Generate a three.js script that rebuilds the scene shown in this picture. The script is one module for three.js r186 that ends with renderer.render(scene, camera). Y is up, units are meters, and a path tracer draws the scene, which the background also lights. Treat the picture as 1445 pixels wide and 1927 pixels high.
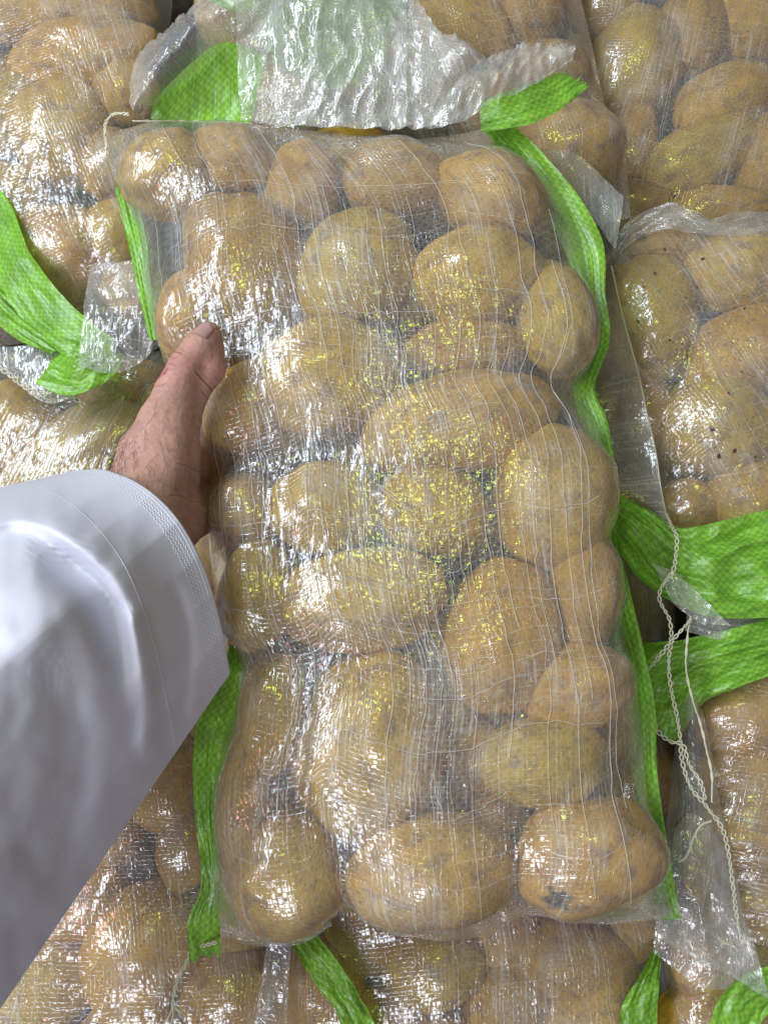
import * as THREE from 'three';
import { ImprovedNoise } from 'three/addons/math/ImprovedNoise.js';
import { MarchingCubes } from 'three/addons/objects/MarchingCubes.js';
import { mergeGeometries, mergeVertices } from 'three/addons/utils/BufferGeometryUtils.js';
import { RectAreaLightUniformsLib } from 'three/addons/lights/RectAreaLightUniformsLib.js';

RectAreaLightUniformsLib.init();
const scene = new THREE.Scene();
// ---------------------------------------------------------------- camera
const camera = new THREE.PerspectiveCamera(60, 1445 / 1927, 0.02, 50);
const TILT = 12 * Math.PI / 180, TARGET = new THREE.Vector3(0, 0.2, 0), DIST = 0.5;
camera.position.set(0, TARGET.y + DIST * Math.cos(TILT), DIST * Math.sin(TILT));
camera.lookAt(TARGET);
camera.updateMatrixWorld();
// ---------------------------------------------------------------- light: dim surroundings, roof lights above the heap
scene.background = new THREE.Color().setRGB(0.135, 0.13, 0.158);
const renderer = new THREE.WebGLRenderer();
renderer.toneMapping = THREE.LinearToneMapping;
renderer.toneMappingExposure = 0.9;
renderer.shadowMap.enabled = true;

function roofLight(label, at, aim, w, h, color, intensity) {
  const g = new THREE.Group(); g.name = numbered('light_panel'); scene.add(g);
  g.userData = { label, category: 'light' };
  g.position.set(...at); g.lookAt(...aim);
  const dm = new THREE.MeshStandardMaterial({ color: 0x888888, emissive: new THREE.Color().setRGB(...color), emissiveIntensity: 0.6 });
  const fm = new THREE.MeshStandardMaterial({ color: 0x777777, roughness: 0.5, metalness: 0.6 });
  const p = new THREE.Mesh(new THREE.BoxGeometry(w, h, 0.02), dm); p.name = 'diffuser'; p.position.z = -0.015; g.add(p);
  for (const [x, y, a, b] of [[0, h / 2 + 0.02, w + 0.08, 0.04], [0, -h / 2 - 0.02, w + 0.08, 0.04], [w / 2 + 0.02, 0, 0.04, h - 0.002], [-w / 2 - 0.02, 0, 0.04, h - 0.002]]) {
    const f = new THREE.Mesh(new THREE.BoxGeometry(a, b, 0.06), fm); f.name = 'frame'; f.position.set(x, y, -0.02); g.add(f);
  }
  const l = new THREE.RectAreaLight(new THREE.Color().setRGB(...color), intensity, w, h);
  l.position.z = 0.003; l.rotation.y = Math.PI; g.add(l);      // shines along the panel's +z, towards the heap
}
const taken = {};
function numbered(n) { const k = taken[n] = (taken[n] ?? -1) + 1; return k ? `${n}_${String(k).padStart(3, '0')}` : n; }
roofLight('long cool white light panel on the sleeve side of the heap', [-0.98, 1.4, -0.38], [0, 0.15, 0], 1.5, 0.42, [0.80, 0.90, 1.0], 15.5);
roofLight('short cool white light panel behind the arm', [-0.45, 1.9, 1.25], [0, 0.15, 0.1], 0.75, 0.5, [0.86, 0.90, 1.0], 12);
roofLight('yellow-green light panel almost straight above the heap of sacks', [0.0, 2.7, -0.75], [0, 0.15, 0], 0.46, 0.36, [0.8, 0.95, 0.10], 11);
roofLight('small pink light panel above the long cool white one', [-1.0, 1.6, 0.3], [0, 0.15, 0.1], 0.15, 0.15, [1.0, 0.36, 0.36], 18);

// ---------------------------------------------------------------- helpers
function rng(seed) { let s = seed >>> 0; return () => { s = (s + 0x6D2B79F5) | 0; let t = Math.imul(s ^ (s >>> 15), 1 | s); t = (t + Math.imul(t ^ (t >>> 7), 61 | t)) ^ t; return ((t ^ (t >>> 14)) >>> 0) / 4294967296; }; }
const noise = new ImprovedNoise();
const N3 = (x, y, z) => noise.noise(x, y, z);
const fbm = (x, y, z, o = 3) => { let s = 0, a = 1, f = 1; for (let i = 0; i < o; i++) { s += a * N3(x * f, y * f, z * f + i * 7.3); a *= 0.5; f *= 2.03; } return s; };
const V = (x, y, z) => new THREE.Vector3(x, y, z);
const clamp = (x, a, b) => Math.min(b, Math.max(a, x));
const smooth = (a, b, x) => { const t = clamp((x - a) / (b - a), 0, 1); return t * t * (3 - 2 * t); };
const CF = TARGET.clone().sub(camera.position).normalize(), CR = CF.clone().cross(V(0, 1, 0)).normalize(), CU = CR.clone().cross(CF);
const TY = Math.tan(camera.fov * Math.PI / 360), TX = TY * 1445 / 1927;
function P(px, py, h) {                                        // the point at height h that the photograph shows at (px, py)
  const d = CF.clone().addScaledVector(CR, (px / 1445 * 2 - 1) * TX).addScaledVector(CU, (1 - py / 1927 * 2) * TY);
  return camera.position.clone().addScaledVector(d, (h - camera.position.y) / d.y);
}
const mpp = (px, py, h) => P(px + 1, py, h).distanceTo(P(px, py, h));
function toPx(p) { const q = p.clone().sub(camera.position), w = q.dot(CF); return [(q.dot(CR) / w / TX + 1) * 722.5, (1 - q.dot(CU) / w / TY) * 963.5]; }
function mesh(name, geo, mat, parent) { const m = new THREE.Mesh(geo, mat); m.name = name; m.castShadow = m.receiveShadow = true; (parent ?? scene).add(m); return m; }
function tag(o, label, category, group) { o.userData.label = label; o.userData.category = category; if (group) o.userData.group = group; return o; }
function polyline(pts) {                                       // arc-length sampler of a list of number tuples, smoothed
  const n = pts[0].length, c = new THREE.CatmullRomCurve3(pts.map(p => V(p[0], p[1], 0)), false, 'centripetal');
  const lens = [0]; for (let i = 1; i < pts.length; i++) lens.push(lens[i - 1] + Math.hypot(pts[i][0] - pts[i - 1][0], pts[i][1] - pts[i - 1][1]));
  const L = lens.at(-1);
  return (t) => {
    const s = clamp(t, 0, 1) * L; let i = 1; while (i < pts.length - 1 && lens[i] < s) i++;
    const f = (s - lens[i - 1]) / Math.max(1e-9, lens[i] - lens[i - 1]);
    const q = c.getPoint((i - 1 + f) / (pts.length - 1));
    return [q.x, q.y, ...Array.from({ length: n - 2 }, (_, k) => pts[i - 1][k + 2] + (pts[i][k + 2] - pts[i - 1][k + 2]) * f)];
  };
}
function gridGeometry(nx, ny, pos, uv) {                       // pos(i,j) -> Vector3, uv optional -> [u,v]; else arc length in metres
  const p = new Float32Array((nx + 1) * (ny + 1) * 3), t = new Float32Array((nx + 1) * (ny + 1) * 2), idx = [];
  const at = (i, j) => j * (nx + 1) + i;
  for (let j = 0; j <= ny; j++) for (let i = 0; i <= nx; i++) { const q = pos(i, j); p.set([q.x, q.y, q.z], at(i, j) * 3); }
  const d = (a, b) => Math.hypot(p[a * 3] - p[b * 3], p[a * 3 + 1] - p[b * 3 + 1], p[a * 3 + 2] - p[b * 3 + 2]);
  const ic = nx >> 1, jc = ny >> 1;
  for (let j = 0; j <= ny; j++) { for (let i = ic + 1; i <= nx; i++) t[at(i, j) * 2] = t[at(i - 1, j) * 2] + d(at(i, j), at(i - 1, j)); for (let i = ic - 1; i >= 0; i--) t[at(i, j) * 2] = t[at(i + 1, j) * 2] - d(at(i, j), at(i + 1, j)); }
  for (let i = 0; i <= nx; i++) { for (let j = jc + 1; j <= ny; j++) t[at(i, j) * 2 + 1] = t[at(i, j - 1) * 2 + 1] + d(at(i, j), at(i, j - 1)); for (let j = jc - 1; j >= 0; j--) t[at(i, j) * 2 + 1] = t[at(i, j + 1) * 2 + 1] - d(at(i, j), at(i, j + 1)); }
  if (uv) for (let k = 0; k < t.length; k += 2) { const [a, b] = uv(t[k], t[k + 1]); t[k] = a; t[k + 1] = b; }
  for (let j = 0; j < ny; j++) for (let i = 0; i < nx; i++) { const a = at(i, j), b = at(i + 1, j), c = at(i, j + 1), e = at(i + 1, j + 1); idx.push(a, c, b, b, c, e); }
  const g = new THREE.BufferGeometry();
  g.setAttribute('position', new THREE.BufferAttribute(p, 3)); g.setAttribute('uv', new THREE.BufferAttribute(t, 2)); g.setIndex(idx);
  g.computeVertexNormals();
  return g;
}

// ---------------------------------------------------------------- textures
const pn = (x, y, per, seed) => {                              // tiling value-gradient noise on a torus of period per
  const X = Math.floor(x), Y = Math.floor(y), fx = x - X, fy = y - Y;
  const w = (a) => ((a % per) + per) % per, hsh = (i, j) => { let n = Math.imul(w(i) + 131 * seed, 374761393) + Math.imul(w(j) + 17 * seed, 668265263); n = Math.imul(n ^ (n >>> 13), 1274126177); return ((n ^ (n >>> 16)) >>> 0) / 4294967296; };
  const u = fx * fx * fx * (fx * (fx * 6 - 15) + 10), v = fy * fy * fy * (fy * (fy * 6 - 15) + 10);
  const a = hsh(X, Y), b = hsh(X + 1, Y), c = hsh(X, Y + 1), d = hsh(X + 1, Y + 1);
  return (a + (b - a) * u + (c - a) * v + (a - b - c + d) * u * v) * 2 - 1;
};
function pn2(x, y, px, py, seed) {                             // as pn with its own period on each axis
  const X = Math.floor(x), Y = Math.floor(y), fx = x - X, fy = y - Y;
  const hsh = (i, j) => { let n = Math.imul((((i % px) + px) % px) + 131 * seed, 374761393) + Math.imul((((j % py) + py) % py) + 17 * seed, 668265263); n = Math.imul(n ^ (n >>> 13), 1274126177); return ((n ^ (n >>> 16)) >>> 0) / 4294967296; };
  const u = fx * fx * (3 - 2 * fx), v = fy * fy * (3 - 2 * fy);
  const a = hsh(X, Y), b = hsh(X + 1, Y), c = hsh(X, Y + 1), d = hsh(X + 1, Y + 1);
  return (a + (b - a) * u + (c - a) * v + (a - b - c + d) * u * v) * 2 - 1;
}
function tex(n, m, data, type, repeatMetres, srgb) {
  const t = new THREE.DataTexture(data, n, m, THREE.RGBAFormat, type);
  t.wrapS = t.wrapT = THREE.RepeatWrapping; t.magFilter = THREE.LinearFilter; t.minFilter = THREE.LinearMipmapLinearFilter; t.generateMipmaps = true;
  if (srgb) t.colorSpace = THREE.SRGBColorSpace;
  if (repeatMetres) t.repeat.set(1 / repeatMetres, 1 / repeatMetres);
  t.needsUpdate = true; return t;
}
// woven clear film: flat tapes over and under, each tape cell lying at its own small tilt, crinkles, and pulled white tape threads
const TILE = 0.18, TN = 1536, TAPES = 70;
const filmBumpData = new Float32Array(TN * TN * 4), filmMaskData = new Uint8Array(TN * TN * 4);
{
  const r = rng(11), cells = new Float32Array(TAPES * TAPES * 2); for (let i = 0; i < cells.length; i++) cells[i] = (r() - 0.5) * (r() < 0.14 ? 2.0 : 0.65);
  const line = new Float32Array(TN * TN);
  const mm = TILE * 1000 / TN;
  const stroke = (vertical, pos, slant, amp, width, power, seed) => {
    for (let s = 0; s < TN; s++) {
      const f = s / TN, w = pos + slant * Math.sin(f * Math.PI * 2 + seed) + amp * (pn(f * 6, seed, 6, seed) + 0.5 * pn(f * 22, seed, 22, seed + 3));
      const vis = (0.3 + 0.7 * smooth(-0.35, 0.35, pn(f * 9, seed * 1.7, 9, seed + 9))) * power * (0.75 + 0.5 * pn(f * 160, seed, 160, seed + 5));
      const c = w / mm, R = Math.ceil(width * 3 / mm);
      for (let k = -R; k <= R; k++) {
        const q = Math.round(c) + k, e = (q - c) * mm / width, val = vis * Math.exp(-e * e);
        const x = vertical ? ((q % TN) + TN) % TN : s, y = vertical ? s : ((q % TN) + TN) % TN, at = y * TN + x;
        line[at] = Math.max(line[at], val);
      }
    }
  };
  for (let k = 0; k < 30; k++) stroke(true, r() * 180, 1.5 * r(), 1.2 + 1.5 * r(), 0.10 + 0.10 * r() * r(), 0.35 + 0.65 * r(), 20 + k);
  for (let k = 0; k < 16; k++) stroke(false, r() * 180, 5 * r(), 1.5 + 2 * r(), 0.10 + 0.12 * r(), 0.25 + 0.55 * r(), 80 + k);
  for (let y = 0; y < TN; y++) for (let x = 0; x < TN; x++) {
    const u = x / TN, v = y / TN;
    // tapes wander a little
    const wu = u * TAPES + 0.35 * pn(u * 10, v * 10, 10, 1), wv = v * TAPES + 0.35 * pn(u * 10, v * 10, 10, 2);
    const i = Math.floor(wu), j = Math.floor(wv), fx = wu - i, fy = wv - j, ci = ((i % TAPES) + TAPES) % TAPES, cj = ((j % TAPES) + TAPES) % TAPES;
    const over = (ci + cj) & 1, gap = over ? Math.abs(fx - 0.5) * 2 : Math.abs(fy - 0.5) * 2;
    let h = 0.06 * (1 - Math.pow(gap, 4));
    const cc = (cj * TAPES + ci) * 2, win = (1 - Math.pow(Math.abs(fx * 2 - 1), 6)) * (1 - Math.pow(Math.abs(fy * 2 - 1), 6));
    h += 0.20 * win * ((fx - 0.5) * cells[cc] + (fy - 0.5) * cells[cc + 1]);
    h += 0.05 * pn2(u * 60, v * 26, 60, 26, 3) + 0.042 * pn2(u * 118, v * 70, 118, 70, 4) + 0.11 * pn2(u * 22, v * 12, 22, 12, 5);
    const ln = line[y * TN + x];
    h += 0.10 * ln;
    const at = (y * TN + x) * 4;
    filmBumpData[at] = filmBumpData[at + 1] = filmBumpData[at + 2] = 0.5 + h; filmBumpData[at + 3] = 1;
    const fib = 0.5 + 0.5 * pn2(u * 300, v * 18, 300, 18, 6), edge = smooth(0.8, 1, gap);
    const haze = 0.5 + 0.5 * pn(u * 7, v * 7, 7, 8) + 0.3 * pn(u * 19, v * 19, 19, 10);
    const patch = smooth(-0.15, 0.55, pn2(u * 8, v * 5, 8, 5, 12) + 0.4 * pn2(u * 24, v * 9, 24, 9, 13)), st1 = smooth(0.25, 0.75, pn2(u * 210, v * 9, 210, 9, 14)), st2 = smooth(0.35, 0.8, pn2(u * 26, v * 170, 26, 170, 15));
    const streak = patch * (0.13 * st1 + 0.08 * st2) + 0.03 * st1;
    const tone = 0.5 + 0.5 * Math.sin(ci * 12.9898 + cj * 78.233 + 43.1 * Math.sin(ci * 3.1 + cj * 1.7));   // each tape crossing is a little clearer or cloudier
    const tr = clamp(0.964 - streak - 0.04 * fib - 0.10 * edge - 0.03 * tone - (over ? 0.035 : 0) - 0.08 * haze * patch - 0.02 * haze - 0.68 * ln, 0.2, 1);
    filmMaskData[at] = tr * 255; filmMaskData[at + 1] = clamp(0.5 + 0.12 * fib + 0.5 * ln, 0, 1) * 255; filmMaskData[at + 2] = 0; filmMaskData[at + 3] = 255;
  }
}
const NSLOPE = 3;
function normalData(src, n, metresPerPixel, amp) {             // byte normal map (slopes times NSLOPE) from a height map
  const out = new Uint8Array(n * n * 4), h = (x, y) => src[(((y + n) % n) * n + (x + n) % n) * 4] * 0.001 * amp;
  for (let y = 0; y < n; y++) for (let x = 0; x < n; x++) {
    const sx = -(h(x + 1, y) - h(x - 1, y)) / (2 * metresPerPixel) * NSLOPE, sy = -(h(x, y + 1) - h(x, y - 1)) / (2 * metresPerPixel) * NSLOPE, l = Math.hypot(sx, sy, 1), at = (y * n + x) * 4;
    out[at] = (sx / l * 0.5 + 0.5) * 255; out[at + 1] = (sy / l * 0.5 + 0.5) * 255; out[at + 2] = (1 / l * 0.5 + 0.5) * 255; out[at + 3] = 255;
  }
  return out;
}
const filmNormal = tex(TN, TN, normalData(filmBumpData, TN, TILE / TN, 1.5), THREE.UnsignedByteType, TILE), filmMask = tex(TN, TN, filmMaskData, THREE.UnsignedByteType, TILE);
const film = new THREE.MeshPhysicalMaterial({ color: new THREE.Color().setRGB(0.93, 0.92, 0.89), transmission: 1, thickness: 0, roughness: 0.17, ior: 1.79, normalMap: filmNormal, normalScale: new THREE.Vector2(1 / NSLOPE, 1 / NSLOPE), transmissionMap: filmMask, roughnessMap: filmMask, side: THREE.DoubleSide });
film.name = 'clear_woven_film';
const looseFilm = film.clone(); looseFilm.name = 'loose_film'; looseFilm.transmission = 0.92; looseFilm.normalScale = new THREE.Vector2(1.1 / NSLOPE, 1.1 / NSLOPE); looseFilm.roughness = 0.2;
const cloudyFilm = looseFilm.clone(); cloudyFilm.name = 'cloudy_film'; cloudyFilm.transmission = 0.86;
// green woven tape
const GN = 512, greenBumpData = new Float32Array(GN * GN * 4), greenColData = new Uint8Array(GN * GN * 4), GT = 0.045;
for (let y = 0; y < GN; y++) for (let x = 0; x < GN; x++) {
  const u = x / GN, v = y / GN, wu = u * 18, wv = v * 18, i = Math.floor(wu), j = Math.floor(wv), fx = wu - i, fy = wv - j, over = (i + j) & 1;
  const gap = over ? Math.abs(fx - 0.5) * 2 : Math.abs(fy - 0.5) * 2, at = (y * GN + x) * 4;
  const h = 0.06 * (1 - Math.pow(gap, 4)) + 0.10 * pn2(u * 14, v * 3, 14, 3, 31) + 0.04 * pn2(u * 50, v * 5, 50, 5, 32);
  greenBumpData.fill(0.5 + h, at, at + 3); greenBumpData[at + 3] = 1;
  const k = (over ? 1.0 : 0.88) * (1 + 0.10 * pn2(u * 40, v * 6, 40, 6, 33) + 0.08 * pn(u * 4, v * 4, 4, 34));
  greenColData[at] = clamp(150 * k, 0, 255); greenColData[at + 1] = clamp(212 * k, 0, 255); greenColData[at + 2] = clamp(74 * k, 0, 255); greenColData[at + 3] = 255;
}
const green = new THREE.MeshPhysicalMaterial({ map: tex(GN, GN, greenColData, THREE.UnsignedByteType, GT, true), normalMap: tex(GN, GN, normalData(greenBumpData, GN, GT / GN, 1.2), THREE.UnsignedByteType, GT), normalScale: new THREE.Vector2(1 / NSLOPE, 1 / NSLOPE), roughness: 0.3, transmission: 0.3, thickness: 0, ior: 1.5, side: THREE.DoubleSide });
green.name = 'green_woven_tape';
// potato skin: seamless noise on the sphere, with specks, russet net and soil
const PW = 1024, PH = 512, skinCol = new Uint8Array(PW * PH * 4), skinBump = new Float32Array(PW * PH * 4);
{
  const r = rng(5), specks = []; for (let k = 0; k < 150; k++) { const z = r() * 2 - 1, a = r() * 6.2832, s = Math.sqrt(1 - z * z); specks.push([s * Math.cos(a), z, s * Math.sin(a), 0.006 + 0.014 * r() * r(), 0.3 + 0.7 * r()]); }
  for (let k = 0; k < 16; k++) { const z = r() * 2 - 1, a = r() * 6.2832, s = Math.sqrt(1 - z * z); for (let m = 0; m < 4; m++) specks.push([s * Math.cos(a + m * 0.035), clamp(z + 0.02 * (r() - 0.5), -0.999, 0.999), s * Math.sin(a + m * 0.035), 0.016 + 0.02 * r(), 0.25 + 0.35 * r()].map((v, i, l) => i < 3 ? v / Math.hypot(l[0], l[1], l[2]) : v)); }
  const sp = new Float32Array(PW * PH);
  for (const [x, y, z, R, p] of specks) {
    const th = Math.acos(y), row0 = Math.max(0, Math.floor((th - 3 * R) / Math.PI * PH)), row1 = Math.min(PH - 1, Math.ceil((th + 3 * R) / Math.PI * PH));
    for (let q = row0; q <= row1; q++) for (let c = 0; c < PW; c++) {
      const t = (q + 0.5) / PH * Math.PI, f = (c + 0.5) / PW * 6.2832, d = Math.acos(clamp(-Math.cos(f) * Math.sin(t) * x + Math.cos(t) * y + Math.sin(f) * Math.sin(t) * z, -1, 1));
      if (d < 2.5 * R) sp[q * PW + c] = Math.max(sp[q * PW + c], p * Math.exp(-((d / R) ** 2)));
    }
  }
  for (let q = 0; q < PH; q++) for (let c = 0; c < PW; c++) {
    const t = (q + 0.5) / PH * Math.PI, f = (c + 0.5) / PW * 6.2832, x = -Math.cos(f) * Math.sin(t), y = Math.cos(t), z = Math.sin(f) * Math.sin(t);
    const a = fbm(x * 1.7 + 3, y * 1.7, z * 1.7, 3), b = fbm(x * 6, y * 6 + 4, z * 6, 3), g = fbm(x * 28, y * 28, z * 28 + 9, 2), m = fbm(x * 3.2 + 9, y * 3.2, z * 3.2, 4);
    const soil = smooth(0.15, 0.75, m + 0.35 * g), s = sp[q * PW + c];
    const k = 1 + 0.20 * a + 0.17 * b + 0.12 * g;
    let R = 0.56 * k, G = 0.348 * k * (1 + 0.06 * a), B = 0.046 * k * (1 - 0.25 * b);
    R += (0.30 - R) * soil * 0.8; G += (0.18 - G) * soil * 0.8; B += (0.085 - B) * soil * 0.8;
    const d = clamp(s * 0.75, 0, 1); R += (0.13 - R) * d; G += (0.075 - G) * d; B += (0.04 - B) * d;
    const at = ((PH - 1 - q) * PW + c) * 4, e = (v) => 255 * Math.pow(clamp(v, 0, 1), 1 / 2.2);
    skinCol[at] = e(R); skinCol[at + 1] = e(G); skinCol[at + 2] = e(B); skinCol[at + 3] = 255;
    skinBump.fill(0.5 + 0.12 * g + 0.1 * b - 0.3 * s, at, at + 3); skinBump[at + 3] = 1;
  }
}
const skinMap = tex(PW, PH, skinCol, THREE.UnsignedByteType, 0, true), skinBumpMap = tex(PW, PH, skinBump, THREE.FloatType, 0);
const potatoMats = [[1, 1, 0.9], [1.0, 0.93, 0.85], [0.84, 0.76, 0.68], [1.0, 0.89, 0.76], [0.95, 1.0, 0.75]].map((c, i) => { const m = new THREE.MeshStandardMaterial({ map: skinMap, bumpMap: skinBumpMap, bumpScale: 0.0012, roughness: 0.62, color: new THREE.Color().setRGB(...c), vertexColors: true }); m.name = 'potato_skin'; return m; });
const cream = new THREE.MeshStandardMaterial({ color: new THREE.Color().setRGB(0.70, 0.66, 0.50), roughness: 0.8 }); cream.name = 'cotton_thread';
const soilMat = new THREE.MeshStandardMaterial({ color: new THREE.Color().setRGB(0.10, 0.05, 0.02), roughness: 0.9 }); soilMat.name = 'soil';

// ---------------------------------------------------------------- ground
{
  const n = 256, d = new Uint8Array(n * n * 4);
  for (let y = 0; y < n; y++) for (let x = 0; x < n; x++) { const k = 70 + 22 * pn(x / 32, y / 32, 8, 51) + 14 * pn(x / 8, y / 8, 32, 52) + 16 * pn(x / 2, y / 2, 128, 53), at = (y * n + x) * 4; d[at] = k * 1.08; d[at + 1] = k; d[at + 2] = k * 0.88; d[at + 3] = 255; }
  const t = tex(n, n, d, THREE.UnsignedByteType, 0.5, true);
  const g = new THREE.PlaneGeometry(3, 3); g.rotateX(-Math.PI / 2); const uv = g.attributes.uv; for (let i = 0; i < uv.count; i++) uv.setXY(i, uv.getX(i) * 3, uv.getY(i) * 3);
  const f = mesh('ground', g, new THREE.MeshStandardMaterial({ map: t, roughness: 0.9 })); f.userData = { kind: 'structure', label: 'dark concrete ground under the heap of sacks', category: 'ground' };
}

// ---------------------------------------------------------------- potatoes
let pseed = 100;
function potatoGeometry(a, b, c, seed, fine = 1, spot) {
  const r = rng(seed), g = new THREE.SphereGeometry(1, Math.round(44 * fine), Math.round(32 * fine)), p = g.attributes.position;
  const q = new THREE.Quaternion().setFromEuler(new THREE.Euler(r() * 6.28, r() * 6.28, r() * 6.28)), v = new THREE.Vector3(), col = new Float32Array(p.count * 3), o = r() * 50;
  const pear = (r() - 0.5) * 0.22, bend = (r() - 0.5) * 0.16, eyes = Array.from({ length: 4 }, () => V(r() - 0.5, r() - 0.5, r() - 0.5).normalize());
  const shape = (v) => { let k = 1 + 0.10 * fbm(v.x * 1.25 + o, v.y * 1.25, v.z * 1.25, 2) + pear * v.x * Math.abs(v.x) + bend * v.z * v.x; for (const e of eyes) { const d = v.distanceTo(e); k -= 0.026 * Math.exp(-((d / 0.15) ** 2)); } return k; };
  g.userData.shape = shape;
  for (let i = 0; i < p.count; i++) {
    v.fromBufferAttribute(p, i).applyQuaternion(q).normalize();
    let k = shape(v);
    let t = [1, 1, 1];
    if (spot) { const d = v.distanceTo(spot), w = smooth(0.06, -0.06, d - 0.2 - 0.11 * fbm(v.x * 8, v.y * 8, v.z * 8, 3)); t = [1 - 0.83 * w, 1 - 0.84 * w, 1 - 0.40 * w]; k -= 0.012 * w; }
    col.set(t, i * 3);
    p.setXYZ(i, v.x * a * k, v.y * c * k, v.z * b * k);
  }
  g.setAttribute('color', new THREE.BufferAttribute(col, 3));
  g.computeVertexNormals();
  // the seam of the sphere: give both sides one normal
  const nrm = g.attributes.normal, seen = new Map();
  for (let i = 0; i < p.count; i++) { const key = `${Math.round(p.getX(i) * 1e6)},${Math.round(p.getY(i) * 1e6)},${Math.round(p.getZ(i) * 1e6)}`; (seen.get(key) ?? seen.set(key, []).get(key)).push(i); }
  for (const l of seen.values()) if (l.length > 1) { v.set(0, 0, 0); for (const i of l) v.add(V(nrm.getX(i), nrm.getY(i), nrm.getZ(i))); v.normalize(); for (const i of l) nrm.setXYZ(i, v.x, v.y, v.z); }
  return g;
}
// spec: [px, py, semi-axis across, semi-axis along (px), turn in degrees, how far its top lies below the layer's top (m), look]
function potato(spec, top, label, group) {
  const [px, py, rx, ry, deg = 0, down = 0, look] = spec;
  const s0 = mpp(px, py, top - 0.03) * 1.11, a = rx * s0, b = ry * s0, c = Math.min(0.040, 0.92 * Math.min(a, b)), hc = top - down - c;
  const p = P(px, py, hc), turn = -deg * Math.PI / 180, seed = pseed++;
  const m = mesh(numbered('potato'), potatoGeometry(a, b, c, seed, look?.spot ? 3 : 1, look?.spot), potatoMats[look?.mat ?? seed % potatoMats.length]);
  m.position.copy(p); m.rotation.y = turn;
  tag(m, look?.label ?? label, 'potato', look?.label ? undefined : group);
  return { x: p.x, y: hc, z: p.z, a, b, c, turn, shape: m.geometry.userData.shape };
}
const UV = new THREE.Vector3();
function under(pots, x, z, lift) {                             // height of the potatoes' envelope over (x, z)
  let h = -1;
  for (const q of pots) {
    const dx = x - q.x, dz = z - q.z, cs = Math.cos(q.turn), sn = Math.sin(q.turn);
    let lx = (dx * cs - dz * sn) / (q.a + lift), lz = (dx * sn + dz * cs) / (q.b + lift), d = lx * lx + lz * lz;
    if (d > 1.5) continue;
    let k = 1, e = d; for (let it = 0; it < 2; it++) { e = d / (k * k); UV.set(lx / k, Math.sqrt(Math.max(0, 1 - e)), lz / k).normalize(); k = q.shape(UV) * 1.004; }
    e = d / (k * k); if (e < 1) h = Math.max(h, q.y + (q.c + lift) * k * Math.sqrt(1 - e));
  }
  return h;
}
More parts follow.
